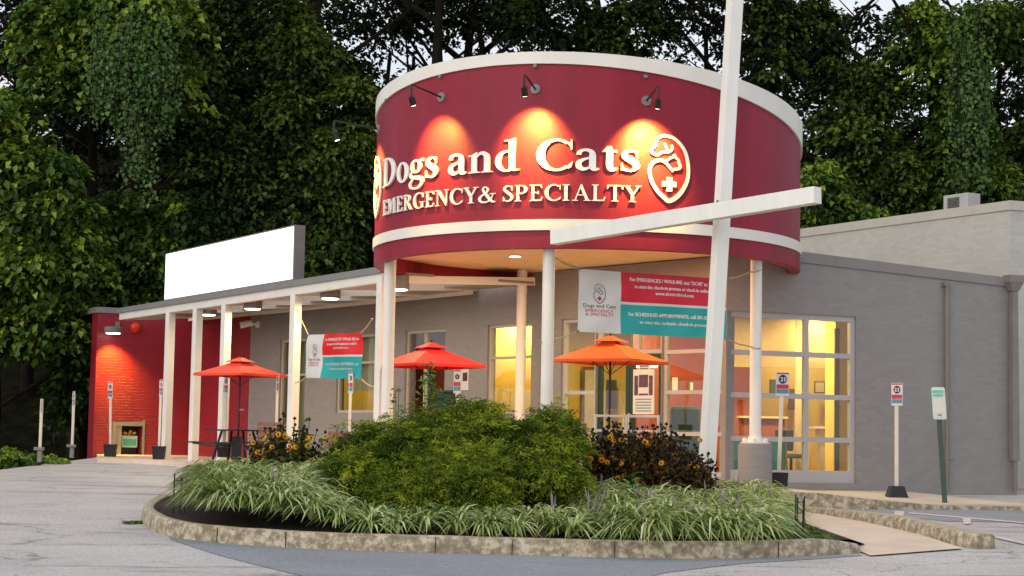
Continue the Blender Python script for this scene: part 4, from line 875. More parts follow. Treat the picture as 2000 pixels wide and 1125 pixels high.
# ================================================================ WALL-MOUNTED THINGS
u, z = w_reda.hit(212, 645); wl = thing('wall_lamp', 'round grey wall lamp lit at the top of the crimson end wall', 'lamp', w_reda.pt(u, z, 0))
p = w_reda.pt(u, z, .42); mb = MB(); mb.lathe((p.x, p.y, z-.09), [(.22, 0), (.235, .02), (.235, .14), (.2, .16)], 28); build('housing', mb, M['lampgrey'], wl, smooth=True, uv=False)
mb = MB(); mb.lathe((p.x, p.y, z-.115), [(.17, 0), (.19, .02)], 24); build('lens', mb, M['ywin'], wl, uv=False)
mb = MB(); mb.tube([w_reda.pt(u+.02, z+.02, 0), w_reda.pt(u+.02, z+.02, .2)], .03); mb.box(w_reda.pt(u+.22, z+.15, .04), (.1, .08, .16), math.atan2(w_reda.d.y, w_reda.d.x)); build('bracket', mb, M['lampgrey'], wl, uv=False)
l = D.lights.new('lamp_beam', 'SPOT'); l.energy = 560; l.color = (1, .78, .07); l.spot_size = R(95); l.spot_blend = .8; l.shadow_soft_size = .1
lo = D.objects.new('lamp_beam', l); COL.objects.link(lo); lo.parent = wl; lp = p+Vector((0, 0, -.14)); lo.location = parentM(wl).inverted() @ lp; aim = w_reda.pt(u+.15, z-1.3, .1)-lp; lo.rotation_euler = (-aim).to_track_quat('Z', 'Y').to_euler()
u, z = w_reda.hit(265, 640); al = thing('alarm_bell', 'small round red fire alarm bell on the crimson end wall', 'alarm', w_reda.pt(u, z, 0))
mb = MB(); mb.tube([w_reda.pt(u, z, 0), w_reda.pt(u, z, .05), w_reda.pt(u, z, .10), w_reda.pt(u, z, .13)], [.15, .15, .11, .03], 20); build('gong', mb, M['alarm'], al, smooth=True, uv=False)
mb = MB(); mb.box(w_reda.pt(u, z, .012), (.22, .024, .22), math.atan2(w_reda.d.y, w_reda.d.x)); build('back_plate', mb, M['alarm'], al, uv=False)
p = w_left.at(505, 634, .02); cm = thing('security_camera', 'white security camera on the grey wall near the crimson corner', 'camera', p)
rzl = math.atan2(w_left.d.y, w_left.d.x)
mb = MB(); mb.box(p, (.12, .06, .16), rzl); mb.tube([p, p-Vector((.0, 0, 0))+Vector((w_left.n.x*.25, w_left.n.y*.25, .02))], .03); build('bracket', mb, M['white'], cm, uv=False)
q = p+Vector((w_left.n.x*.25-.1, w_left.n.y*.25, -.02)); mb = MB(); mb.tube([q+Vector((.18, 0, .05)), q+Vector((-.12, -.05, -.02))], [.075, .085], 14); mb.tube([q+Vector((-.12, -.05, -.02)), q+Vector((-.14, -.055, -.025))], [.085, .06], 14, 1); build('camera_body', mb, [M['white'], M['black']], cm, smooth=True, uv=False)
# small info sign on the wall right of the red umbrella
a = w_left.at(909, 712, .01); b = w_left.at(909, 762, .01); us = w_left.hit(902, 735)[0]; ue = w_left.hit(916, 735)[0]
ws_ = thing('wall_notice', 'small pale notice with a dark square on the grey wall beside stake sign one', 'notice', b)
mb = MB(); wbar(mb, w_left, us, ue, b.z, a.z, .015, .001); build('board', mb, M['bwhite'], ws_, uv=False)
mb = MB(); zz = (a.z+b.z)/2; wbar(mb, w_left, us+.06, ue-.04, zz-.08, zz+.1, .02, .0155); build('print', mb, M['txt'], ws_, uv=False)

# ================================================================ BANNERS
def banner(name, C4, label, colr, tail, rows1, rows2, split=.285, logo=True):
    P00, P10, P11, P01 = C4  # bottom-left, bottom-right, top-right, top-left
    root = thing(name, label, 'banner', (P00+P10)/2); nn = (P10-P00).cross(P01-P00).normalized(); 
    if nn.y > 0: nn = -nn
    W_ = (P10-P00).length; H_ = (P01-P00).length
    def pl(x, y, o=0):
        s, t = x/W_, y/H_; p = P00*(1-s)*(1-t)+P10*s*(1-t)+P11*s*t+P01*(1-s)*t
        wv = .022*math.sin(s*9+t*3.0)+.014*math.sin(s*21-t*7)+.012*math.sin(t*9+s*4)
        return p+nn*(o+wv)
    mb = MB(); nx_, ny_ = 48, 20; vs = []; fs = []; mi = []
    S = [split*i/14 for i in range(15)]+[split+(1-split)*i/34 for i in range(1, 35)]; T = [0]+[.48*i/9 for i in range(1, 10)]+[.52]+[.52+.48*i/9 for i in range(1, 10)]
    for s in S:
        for t_ in T: vs.append(pl(s*W_, t_*H_))
    k = len(T)
    for i in range(len(S)-1):
        for j in range(k-1):
            q = 0 if S[i] < split-1e-6 else (2 if T[j] < .479 else (0 if T[j] < .5199 else 1)); mb.f.append((i*k+j, (i+1)*k+j, (i+1)*k+j+1, i*k+j+1)); mb.m.append(q)
    mb.v = [tuple(v) for v in vs]; mb.n = len(vs)
    build('cloth', mb, [M['bwhite'], colr, M['bteal']], root, smooth=True, uv=False)
    tx = MB(); cx = (split+(1-split)/2)*W_
    for s_, y, sz, wd in rows1+rows2: text_on(tx, s_, lambda x, y_, o: pl(x, y_, .006+o), cx, y*H_, sz*H_, wd*W_, 0, .004 if wd > .5 else .002)
    build('print', tx, M['txtw'], root, uv=False)
    lx = split*W_/2; t2_ = MB()
    text_on(t2_, 'Dogs and Cats', lambda x, y_, o: pl(x, y_, .006+o), lx, .40*H_, .085*H_, split*W_*.76); build('logo_lettering', t2_, M['txt'], root, uv=False)
    t2_ = MB(); text_on(t2_, 'EMERGENCY', lambda x, y_, o: pl(x, y_, .006+o), lx, .325*H_, .07*H_, split*W_*.66); text_on(t2_, '& SPECIALTY', lambda x, y_, o: pl(x, y_, .006+o), lx, .265*H_, .07*H_, split*W_*.66); build('logo_lettering', t2_, M['txtr'], root, uv=False)
    emblem(lambda x, y_, o: pl(lx+x, .62*H_+y_, .006+o), H_*.20, 'logo', root, M['txt'], .002, crossmat=M['txtr'], ws=.5)
    for A, B in tail: build('rope', MB().tube([A, A.lerp(B, .5)+Vector((0, 0, -.02)), B], .012, 6), M['rope'], root, uv=False)
    for c in C4:
        g_ = MB(); g_.tube([c+nn*.004, c+nn*.02], .03, 10); build('grommet', g_, M['lampgrey'], root, uv=False)
    return root
B4 = [at(1128, 648, 29.15), at(1418, 662, 29.75), at(1420, 545, 29.75), at(1130, 525, 29.15)]
tl = [(B4[3], at(1095, 511, 29.1)), (B4[3]+Vector((0, .05, .02)), at(1078, 500, 28.95)), (B4[0], at(1078, 663, 28.95)), (at(1078, 663, 28.95), at(1054, 668, 28.9)), (B4[2], at(1466, 531, 30.1)), (at(1466, 531, 30.1), at(1486, 527, 30.1)), (B4[1], at(1466, 677, 30.1)), (at(1466, 677, 30.1), at(1486, 680, 30.1))]
banner('large_banner', B4, 'wide white, crimson and teal banner tied between the front and right columns', M['bred'], tl,
       [('For EMERGENCIES / WALK-INS, text "DCVR" to 21047', .86, .085, .60), ('to start the check-in process or check-in online at', .75, .08, .54), ('www.dcvetreferral.com', .655, .08, .26)],
       [('For SCHEDULED APPOINTMENTS, call 301-555-0100', .30, .085, .60), ('to start the curbside check-in process', .18, .08, .46)])
S4 = [at(597, 738, 36.2), at(705, 740, 34.2), at(707, 649, 34.2), at(602, 654, 36.2)]
tl = [(S4[3], at(580, 603, 36.6)), (S4[2], at(727, 622, 33.9)), (S4[1], at(728, 756, 33.9)), (at(728, 756, 33.9), at(746, 757, 33.9)), (S4[0], at(577, 748, 36.7))]
banner('small_banner', S4, 'small white, red and teal banner tied between two canopy posts', M['bscar'], tl,
       [('For EMERGENCIES / WALK-INS, text', .84, .09, .60), ('to start the check-in process or check-in', .74, .08, .52), ('www.dcvetreferral.com', .65, .08, .26)],
       [('For SCHEDULED APPOINTMENTS, call', .29, .085, .60), ('to start the curbside check-in process', .19, .08, .42)])

# ================================================================ UMBRELLAS
def umbrella(px, top, edge, half, Y, mt, label, rz, zfloor, cap=True, sag=.06):
    x = X_at(px, Y); zt_ = at(px, top, Y).z; ze_ = at(px, edge, Y).z; r = half/FPX*Y
    root = thing('patio_umbrella', label, 'umbrella', (x, Y, zfloor)); n = 4; mb = MB(); vs = []; K = 8
    zt2_ = zt_-.10
    for k in range(K+1):
        f = k/K; 
        for i in range(n*6):
            a = rz+2*PI*(i/6)/n; c0 = int(i/6); t_ = (i % 6)/6
            p = Vector((math.cos(rz+2*PI*c0/n), math.sin(rz+2*PI*c0/n))).lerp(Vector((math.cos(rz+2*PI*(c0+1)/n), math.sin(rz+2*PI*(c0+1)/n))), t_)
            sg_ = math.sin(PI*t_)*f*sag; rr = (.12+(r-.12)*f); vs.append((x+p.x*rr*(1-sg_*.5), Y+p.y*rr*(1-sg_*.5), zt2_+(ze_-zt2_)*f**.92-0*sg_))
    m = n*6
    for i in range(m): # valance
        v = vs[K*m+i]; vs.append((v[0]*1.0, v[1], v[2]-.05))
    fs = [(k*m+i, k*m+(i+1) % m, (k+1)*m+(i+1) % m, (k+1)*m+i) for k in range(K+1) for i in range(m)]
    mb.add(vs, fs); o = build('canopy_cloth', mb, mt, root, smooth=False, uv=False)
    mb = MB(); vs = [(x, Y, zt_)]
    for i in range(m):
        c0 = i//6; t_ = (i % 6)/6; p = Vector((math.cos(rz+2*PI*c0/n), math.sin(rz+2*PI*c0/n))).lerp(Vector((math.cos(rz+2*PI*(c0+1)/n), math.sin(rz+2*PI*(c0+1)/n))), t_)*.33; vs.append((x+p.x, Y+p.y, zt_-.11))
    mb.add(vs, [(0, 1+i, 1+(i+1) % m) for i in range(m)]); build('vent_cap', mb, mt, root, uv=False)
    mb = MB(); mb.tube([(x, Y, zfloor), (x, Y, zt_+.04)], .02, 10); build('pole', mb, M['darkf'], root, smooth=True, uv=False)
    for i in range(4):
        a = rz+2*PI*i/n; mb = MB(); mb.tube([(x, Y, zt2_-.03), (x+math.cos(a)*(r-.02), Y+math.sin(a)*(r-.02), ze_-.0)], .01, 6); mb.tube([(x, Y, ze_-.25), (x+math.cos(a)*r*.5, Y+math.sin(a)*r*.5, (zt2_+ze_)/2-.03)], .008, 6); build('rib', mb, M['darkf'], root, uv=False)
    mb = MB(); mb.box((x+.06, Y, 2.05), (.1, .03, .04)); build('crank', mb, M['lampgrey'], root, uv=False)
    return root
umbrella(470, 697, 731, 90, 38.6, M['ucor'], 'coral patio umbrella over the black table at the left', R(10), .9)
umbrella(842, 668, 713, 112, 33.6, M['ured'], 'bright red patio umbrella behind the tall shrub', R(-14), .8)
umbrella(1192, 655, 704, 120, 30.9, M['uor'], 'orange patio umbrella glowing under the round drum', R(14), .75)

# ---------------------------------------------------------------- picnic table under the coral umbrella
tx_, tY = X_at(468, 38.6), 38.6; tt = thing('picnic_table', 'black metal mesh picnic table under the coral umbrella', 'table', (tx_, tY, .93))
mb = MB(); zt_ = at(455, 839, 38.6).z; mb.lathe((tx_, tY, zt_-.03), [(.72, 0), (.74, .01), (.74, .03)], 8); build('tabletop', mb, M['black'], tt, uv=False)
zs_ = zt_-.28
for i in range(4):
    a = i*PI/2+.5; mb = MB(); mb.bar((tx_+math.cos(a)*.35, tY+math.sin(a)*.35, zt_-.03), (tx_+math.cos(a)*.55, tY+math.sin(a)*.55, .93), .04, .04); build('leg', mb, M['black'], tt, uv=False)
    mb = MB(); c = (tx_+math.cos(a+.78)*1.05, tY+math.sin(a+.78)*1.05); mb.box((c[0], c[1], zs_), (.8, .26, .03), a+.78+PI/2); mb.bar((tx_+math.cos(a+.78)*.35, tY+math.sin(a+.78)*.35, zs_-.1), (c[0], c[1], zs_-.02), .03, .03); build('seat', mb, M['black'], tt, uv=False)
mb = MB(); mb.box((tx_, tY, 1.2), (.2, .2, .55)); build('umbrella_base', mb, M['black'], tt, uv=False)
# brown bench and another low wall bench
for px, Y, w_, h0, h1, lb in ((535, 38.0, 62, 856, 824, 'reddish brown bench back behind the left coneflowers'), (673, 34.5, 60, 882, 842, 'reddish brown bench below the curtained window')):
    x = X_at(px, Y); zt_ = at(px, h1, Y).z; r = w_/FPX*Y/2; be = thing('bench', lb, 'bench', (x, Y, .9)); 
    for k in range(4): mb = MB(); z = zt_-.05-k*.095; mb.box((x, Y, z), (2*r, .03, .08), R(-20)); build('slat', mb, M['wood'], be, uv=False)
    mb = MB(); mb.box((x, Y-.25, zt_-.42), (2*r, .4, .04), R(-20)); build('seat', mb, M['wood'], be, uv=False)
    for s_ in (-1, 1): mb = MB(); mb.box((x+s_*(r-.05), Y-.22-s_*.02, (zt_-.42+.85)/2), (.04, .4, zt_-.42-.85), R(-20)); build('leg', mb, M['black'], be, uv=False)

# ================================================================ STAKE SIGNS
def stake(px, top, bot, Y, num, label, base='bucket', w=26, face=0, h=None, lean=0, edge=False, zb=None):
    p = at(px, bot, Y); zt_ = at(px, top, Y).z; root = thing('parking_stake_sign', label, 'sign', p, 0, 'numbered pick-up bay signs')
    k = Y/FPX; W_ = w*k; H_ = W_*1.78 if h is None else h*k
    if base == 'bucket': mb = MB(); mb.box((0, 0, 0), (0, 0, 0)); mb = MB(); r = .145; mb.hexa([p+Vector((a*r*.85, b*r*.85, 0)) for a, b in ((-1, -1), (1, -1), (1, 1), (-1, 1))], [p+Vector((a*r, b*r, .31)) for a, b in ((-1, -1), (1, -1), (1, 1), (-1, 1))]); bh = .31
    elif base == 'cone': mb = MB(); mb.hexa([p+Vector((a*.175, b*.175, 0)) for a, b in ((-1, -1), (1, -1), (1, 1), (-1, 1))], [p+Vector((a*.115, b*.115, .2)) for a, b in ((-1, -1), (1, -1), (1, 1), (-1, 1))]); bh = .2
    elif base == 'post': mb = MB(); mb.box(p+Vector((0, 0, .12)), (.09, .09, .25)); mb.box(p+Vector((-.02, 0, .28)), (.2, .14, .07), 0, 0); bh = .3
    ob = build('base', mb, M['rubber'] if base != 'post' else [M['lampgrey']], root, uv=False, bevel=.01)
    if base == 'post': pass
    top_ = Vector((p.x+lean, p.y, zt_)); mb = MB(); mb.bar(p+Vector((0, 0, bh-.05)), top_-Vector((0, 0, H_*.2 if not edge else 0)), .055, .055, up=(0, -1, 0)); build('stake', mb, M['stake'], root, uv=False)
    ca, sa = math.cos(face), math.sin(face); c = top_+Vector((0, -.04, -H_/2)); lv = (top_-p).normalized()
    def pl(x, y, o=0): return c+Vector((ca*x+sa*o, sa*x-ca*o, 0))+lv*y
    def q(mb_, x0, y0, x1, y1, o): mb_.add([pl(x0, y0, o), pl(x1, y0, o), pl(x1, y1, o), pl(x0, y1, o)], [(0, 1, 2, 3)])
    mb = MB(); mb.hexa([pl(-W_/2, -H_/2, -.006), pl(W_/2, -H_/2, -.006), pl(W_/2, -H_/2, .0), pl(-W_/2, -H_/2, .0)], [pl(-W_/2, H_/2, -.006), pl(W_/2, H_/2, -.006), pl(W_/2, H_/2, 0), pl(-W_/2, H_/2, 0)]); pn = build('panel', mb, M['bwhite'], root, uv=False)
    mb = MB(); q(mb, -W_*.46, -H_*.20, W_*.46, -H_*.02, .003); q(mb, -W_*.46, H_*.42, W_*.46, H_*.48, .003); build('red_band', mb, M['pink'], pn, uv=False)
    mb = MB(); q(mb, -W_*.46, -H_*.40, W_*.46, -H_*.22, .003); build('teal_band', mb, M['slate'], pn, uv=False)
    mb = MB(); n = 24; mb.add([pl(math.cos(2*PI*i/n)*W_*.31, H_*.2+math.sin(2*PI*i/n)*W_*.34, .003) for i in range(n)], [tuple(range(n))]); build('disc', mb, M['navy'], pn, uv=False)
    if num:
        mb = MB(); text_on(mb, num, lambda x, y, o: pl(x, y, .006+o), 0, H_*.2-W_*.16, W_*.46, None, 0, .004); build('number', mb, M['txtw'], pn, uv=False)
    return root
stake(1751, 748, 972, 31.0, '22', 'stake sign 22 in a low black block on the right sidewalk', 'cone', 22, R(-25), 44)
stake(1521, 727, 958, 30.6, '21', 'stake sign 21 in a black bucket in front of the lobby window', 'bucket', 26, R(5), 46, lean=.05)
stake(891, 722, 850, 33.0, '1', 'stake sign 1 by the grey wall, lower part behind the shrub', 'bucket', 15, R(-20), 46)
stake(681, 726, 905, 34.5, '2', 'stake sign 2 below the small banner', 'bucket', 14, R(-45), 42)
stake(538, 731, 900, 38.6, '3', 'stake sign 3 beside the fourth white post', 'bucket', 11, R(-55), 34)
stake(437, 734, 893, 39.2, '4', 'stake sign 4 in a black bucket in front of the third post', 'bucket', 13, R(-40), 36)
stake(310, 741, 897, 42.6, '5', 'stake sign 5 in a black bucket beside the first canopy post', 'bucket', 11, R(-45), 33)
stake(215, 746, 892, 44.6, '6', 'stake sign 6 in a black bucket against the crimson end wall', 'bucket', 12, R(-30), 32, lean=-.05)
stake(140, 764, 894, 42.5, '7', 'stake sign 7 on a metal stub left of the crimson wall', 'post', 10, R(-50), 30)
stake(77, 779, 902, 38.5, '', 'farthest left white stake sign seen almost edge on', 'post', 14, R(-80), 26, edge=True)

# leaning reserved parking sign
p = at(1846, 992, 29.6); q_ = at(1830, 757, 29.6); rs = thing('parking_sign', 'leaning pale mint reserved parking sign on a green post', 'sign', p)
mb = MB(); mb.bar(p, p.lerp(q_, .95), .075, .05, up=(0, -1, 0)); build('post', mb, M['green'], rs, uv=False)
lv = (q_-p).normalized(); W_ = .20; H_ = .52; c = q_-lv*H_/2+Vector((0, -.06, 0)); rzz = R(-30)
def pl(x, y, o=0): return c+Vector((math.cos(rzz)*x+math.sin(rzz)*o, math.sin(rzz)*x-math.cos(rzz)*o, 0))+lv*y
def rr(w, h, r): return [(sx*(w/2-r)+r*math.cos(a), sy*(h/2-r)+r*math.sin(a)) for sx, sy, a0 in ((1, 1, 0), (-1, 1, 90), (-1, -1, 180), (1, -1, 270)) for a in [R(a0+t*22.5) for t in range(5)]]
def plate(w, h, r, o0, o1, mt, nm, par, dy=0):
    P = rr(w, h, r); n = len(P); mb = MB(); mb.add([pl(x, y+dy, o1) for x, y in P]+[pl(x, y+dy, o0) for x, y in P], [tuple(range(n)), tuple(range(2*n-1, n-1, -1))]+[(i, (i+1) % n, n+(i+1) % n, n+i) for i in range(n)]); return build(nm, mb, mt, par, uv=False)
pn = plate(W_*1.12, H_*1.02, .03, -.008, 0, M['mintbg'], 'panel', rs); plate(W_*.80, H_*.5, .01, .001, .004, M['bwhite'], 'white_field', pn, -.04)
plate(W_*.98, H_*.13, .008, .001, .004, M['bwhite'], 'white_field', pn, -H_*.38)
mb = MB(); text_on(mb, 'RESERVED', lambda x, y, o: pl(x, y, .007+o), 0, H_*.33, .065, W_*.95, 0, .003); text_on(mb, 'PARKING', lambda x, y, o: pl(x, y, .007+o), 0, H_*.21, .065, W_*.8, 0, .003); build('lettering', mb, M['mint'], pn, uv=False)
mb = MB(); text_on(mb, 'VAN', lambda x, y, o: pl(x, y, .007+o), 0, -H_*.40, .035, None, 0, .002); build('lettering', mb, M['txt'], pn, uv=False)

# niche contents: teal-white notice on a small box
u0 = nh_[0]+.23; u1 = nh_[1]-.06; zb_ = w_reda.hit(255, 874)[1]; zt_ = w_reda.hit(255, 851)[1]
nb = thing('supply_bin', 'small bin with a mint notice inside the low niche of the crimson wall', 'bin', w_reda.pt((u0+u1)/2, .93, -.3))
mb = MB(); wbar(mb, w_reda, u0, u1, .93, zb_+.02, -.28, -.45); build('box', mb, M['rubber'], nb, uv=False)
mb = MB(); wbar(mb, w_reda, u0, u1, zb_, zt_, -.22, -.24); nt_ = build('notice', mb, M['mintbg'], nb, uv=False)
mb = MB(); mb.add([w_reda.pt(a_, b_, -.216) for a_, b_ in ((u0+.03, zb_+.05), (u1-.03, zb_+.05), (u1-.03, zt_-.09), (u0+.03, zt_-.09))], [(0, 1, 2, 3)]); build('print', mb, M['mint'], nt_, uv=False)
mb = MB()
for i in range(9): mb.lathe(w_reda.pt(u0+.05+i*(u1-u0-.1)/8, zt_+.0+random.uniform(0, .09), -.3), [(.0, 0), (.04, .02), (.04, .06), (0, .08)], 8, i % 3)
build('contents', mb, [M['alarm'], M['yplastic'], M['iwhite']], nb, smooth=True, uv=False)

# ================================================================ INTERIOR FURNITURE (seen through glass)
def crate(name, label, cat, px0, px1, py0, py1, Y, dep, mt, parts=None):
    a = at(px0, py1, Y); b = at(px1, py0, Y); root = thing(name, label, cat, ((a.x+b.x)/2, Y, a.z)); return root, a, b
rt, a, b = crate('reception_desk', 'cream reception desk behind the right window column', 'desk', 1602, 1655, 838, 935, 35.4, .6, None)
mb = MB(); mb.hexa([Vector((a.x, 35.4, .83)), Vector((b.x, 35.4, .83)), Vector((b.x, 36, .83)), Vector((a.x, 36, .83))], [Vector((a.x, 35.4, b.z)), Vector((b.x, 35.4, b.z)), Vector((b.x, 36, b.z)), Vector((a.x, 36, b.z))]); build('body', mb, M['iwhite'], rt, uv=False)
mb = MB(); mb.box(((a.x+b.x)/2-.05, 35.65, b.z+.02), (b.x-a.x+.2, .8, .04)); build('counter', mb, M['white'], rt, uv=False)
rt, a, b = crate('floor_warning_sign', 'yellow folding floor sign inside the right window', 'floor sign', 1581, 1598, 866, 932, 34.0, .3, None)
for s_ in (-1, 1): mb = MB(); mb.hexa([Vector((a.x, 34+s_*.18, .83)), Vector((b.x, 34+s_*.18, .83)), Vector((b.x, 34+s_*.2, .83)), Vector((a.x, 34+s_*.2, .83))], [Vector((a.x+.03, 34+s_*.01, b.z)), Vector((b.x-.03, 34+s_*.01, b.z)), Vector((b.x-.03, 34+s_*.03, b.z)), Vector((a.x+.03, 34+s_*.03, b.z))]); build('panel', mb, M['yplastic'], rt, uv=False)
rt, a, b = crate('shelf_rack', 'brown shelf rack beside the yellow floor sign', 'shelf', 1600, 1612, 870, 935, 36.6, .3, None)
for k in range(4): z = .9+k*(b.z-.95)/3; mb = MB(); mb.box(((a.x+b.x)/2, 35.1, z), (.3, .3, .03)); build('shelf', mb, M['shelf'], rt, uv=False)
for s_ in (-1, 1): mb = MB(); mb.box(((a.x+b.x)/2+s_*.15, 35.1, (.83+b.z)/2), (.03, .3, b.z-.83)); build('upright', mb, M['shelf'], rt, uv=False)
for (x0, x1, y0, y1, Y, lb) in ((1428, 1474, 858, 935, 34.6, 'teal screen panel left of the grey pier'), (1505, 1534, 858, 930, 34.6, 'teal screen panel right of the grey pier')):
    rt, a, b = crate('screen_panel', lb, 'screen', x0, x1, y0, y1, Y, .05, None); w = b.x-a.x
    mb = MB(); mb.box(((a.x+b.x)/2, Y, (a.z+b.z)/2+.06), (w, .04, b.z-a.z-.12)); build('cloth_panel', mb, M['teal'], rt, uv=False)
    for s_ in (-1, 1): mb = MB(); mb.bar(((a.x+b.x)/2+s_*w*.5, Y, b.z), ((a.x+b.x)/2+s_*w*.6, Y-.1, .83), .03, .03); build('leg', mb, M['shelf'], rt, uv=False)
rt, a, b = crate('office_chair', 'dark office chair inside the right window', 'chair', 1530, 1560, 880, 925, 35.0, .4, None)
cx = (a.x+b.x)/2; mb = MB(); mb.lathe((cx, 35, 1.25), [(.2, 0), (.24, .03), (.22, .08), (.05, .09)], 14); build('seat', mb, M['darkf'], rt, smooth=True, uv=False)
mb = MB(); mb.box((cx-.1, 35.22, 1.6), (.36, .06, .42)); build('backrest', mb, M['darkf'], rt, uv=False, bevel=.03)
mb = MB(); mb.tube([(cx, 35, .9), (cx, 35, 1.25)], .03); [mb.bar((cx, 35, .9), (cx+.26*math.cos(i*1.257), 35+.26*math.sin(i*1.257), .85), .03, .03) for i in range(5)]; build('base', mb, M['darkf'], rt, uv=False)
rt, a, b = crate('waiting_counter', 'red brown counter with pale top inside the lobby', 'counter', 1445, 1530, 818, 850, 36.2, .5, None)
mb = MB(); mb.box(((a.x+b.x)/2, 36.2, (.83+b.z)/2), (b.x-a.x, .4, b.z-.83)); build('body', mb, mat('redbrown_counter', (.30, .08, .03), .6), rt, uv=False)
mb = MB(); mb.box(((a.x+b.x)/2, 36.15, b.z+.02), (b.x-a.x+.1, .5, .04)); build('top', mb, M['iwhite'], rt, uv=False)
rt, a, b = crate('wall_picture', 'green picture on the lobby wall above the counter', 'picture', 1500, 1522, 742, 770, 37.7, .05, None)
mb = MB(); mb.box(((a.x+b.x)/2, 37.5, (a.z+b.z)/2), (b.x-a.x, .04, b.z-a.z)); build('frame', mb, M['shelf'], rt, uv=False); mb = MB(); mb.box(((a.x+b.x)/2, 37.475, (a.z+b.z)/2), (b.x-a.x-.06, .01, b.z-a.z-.06)); build('canvas', mb, mat('green_print', (.06, .2, .12), .6), rt, uv=False)
rt, a, b = crate('armchair', 'dark green armchair behind the entry glass', 'chair', 1326, 1366, 798, 900, 34.4, .5, None)
mb = MB(); mb.box(((a.x+b.x)/2, 34.9, 1.4), (b.x-a.x+.2, .5, .7)); build('seat', mb, M['dgreen'], rt, uv=False, bevel=.08); mb = MB(); mb.box(((a.x+b.x)/2, 35.2, 1.85), (b.x-a.x+.2, .16, .75)); build('backrest', mb, M['dgreen'], rt, uv=False, bevel=.06)
rt = thing('door_poster', 'white notice board poster with photos on the right entry door', 'poster', w_ent.at(1257, 808, .02))
u0, zt_ = w_ent.hit(1238, 722); u1, zb_ = w_ent.hit(1279, 809); u1 = w_ent.hit(1279, 760)[0]; u0 = w_ent.hit(1238, 760)[0]
mb = MB(); wbar(mb, w_ent, u0, u1, zb_, zt_, .02, .002); build('sheet', mb, M['bwhite'], rt, uv=False)
PHM = mat('purple_photo', (.10, .05, .08), .5, var=.6, scale=14); W_ = u1-u0; H_ = zt_-zb_
for a_, b_, c_, d_ in ((.06, .42, .24, .86), (.28, .60, .72, .88), (.76, .42, .94, .86), (.28, .42, .72, .46)): mb = MB(); mb.add([w_ent.pt(u0+W_*a_, zb_+H_*b_, .024), w_ent.pt(u0+W_*c_, zb_+H_*b_, .024), w_ent.pt(u0+W_*c_, zb_+H_*d_, .024), w_ent.pt(u0+W_*a_, zb_+H_*d_, .024)], [(0, 1, 2, 3)]); build('photo', mb, PHM, rt, uv=False)
mb = MB()
for k in range(5): z = zb_+H_*(.06+.065*k); mb.add([w_ent.pt(u0+W_*.12, z, .024), w_ent.pt(u1-W_*.12, z, .024), w_ent.pt(u1-W_*.12, z+.02, .024), w_ent.pt(u0+W_*.12, z+.02, .024)], [(0, 1, 2, 3)])
build('print', mb, M['slate'], rt, uv=False)
rt = thing('door_notice', 'small paper notice above the poster on the right entry door', 'notice', w_ent.at(1258, 722, .02))
a = w_ent.hit(1249, 715)[0]; b = w_ent.hit(1270, 715)[0]; mb = MB(); wbar(mb, w_ent, a, b, w_ent.hit(1258, 728)[1]+.05, w_ent.hit(1258, 700)[1], .015, .002); build('sheet', mb, M['mintbg'], rt, uv=False)
mb = MB()
for k in range(4): z = w_ent.hit(1258, 706+k*5)[1]; mb.add([w_ent.pt(a+.03, z, .019), w_ent.pt(b-.03, z, .019), w_ent.pt(b-.03, z+.018, .019), w_ent.pt(a+.03, z+.018, .019)], [(0, 1, 2, 3)])
build('print', mb, M['txt'], rt, uv=False)
IY = 40.3
p = at(1150, 755, IY); rt = thing('interior_door', 'pale inner door with brown frame seen through the sidelight', 'door', (p.x, IY, .83))
a = X_at(1143, IY); b = X_at(1163, IY); mb = MB(); mb.box(((a+b)/2, IY+.02, 2.0), (b-a+.14, .05, 2.36)); build('frame', mb, M['shelf'], rt, uv=False)
mb = MB(); mb.box(((a+b)/2, IY-.02, 1.98), (b-a, .04, 2.24)); build('leaf', mb, M['iwhite'], rt, uv=False)
for k, (x0, x1, y0, y1, Y, mt_, lb) in enumerate(((1183, 1205, 742, 800, 40.2, 'txt', 'dark notice board on the yellow wall behind the left glass door'), (1540, 1552, 760, 800, 37.8, 'shelf', 'brown framed picture on the yellow wall above the office chair'), (1590, 1612, 745, 768, 37.7, 'iwhite', 'cream framed notice on the yellow wall in the right pane'), (1310, 1326, 735, 765, 37.0, 'bwhite', 'white notice on the orange lobby wall'), (1345, 1356, 745, 768, 37.0, 'mintbg', 'pale mint notice on the orange lobby wall'))):
    a = at(x0, y1, Y); b = at(x1, y0, Y); rt = thing('wall_notice', lb, 'notice', a); mb = MB(); mb.box(((a.x+b.x)/2, Y, (a.z+b.z)/2), (b.x-a.x, .04, b.z-a.z)); build('frame', mb, M['shelf'], rt, uv=False); mb = MB(); mb.box(((a.x+b.x)/2, Y-.022, (a.z+b.z)/2), (b.x-a.x-.05, .01, b.z-a.z-.05)); build('sheet', mb, M[mt_], rt, uv=False)
for k, (x0, x1, py, lb) in enumerate(((1232, 1252, 705, 'upper left'), (1264, 1284, 705, 'upper right'), (1232, 1252, 716, 'lower left'), (1264, 1284, 716, 'lower right'))):
    Y = 37.6-k//2*.7; a = at(x0, py, Y); b = at(x1, py, Y); rt = thing('tube_light', 'glowing ceiling tube light seen through the right entry door, the %s one' % lb, 'lamp', a, 0, 'tube lights inside the entry'); mb = MB(); mb.box(((a.x+b.x)/2, Y, a.z+.04), (b.x-a.x+.04, .12, .04)); build('housing', mb, M['white'], rt, uv=False); mb = MB(); mb.box(((a.x+b.x)/2, Y, a.z), (b.x-a.x, .07, .035)); build('tube', mb, M['ywin'], rt, uv=False)
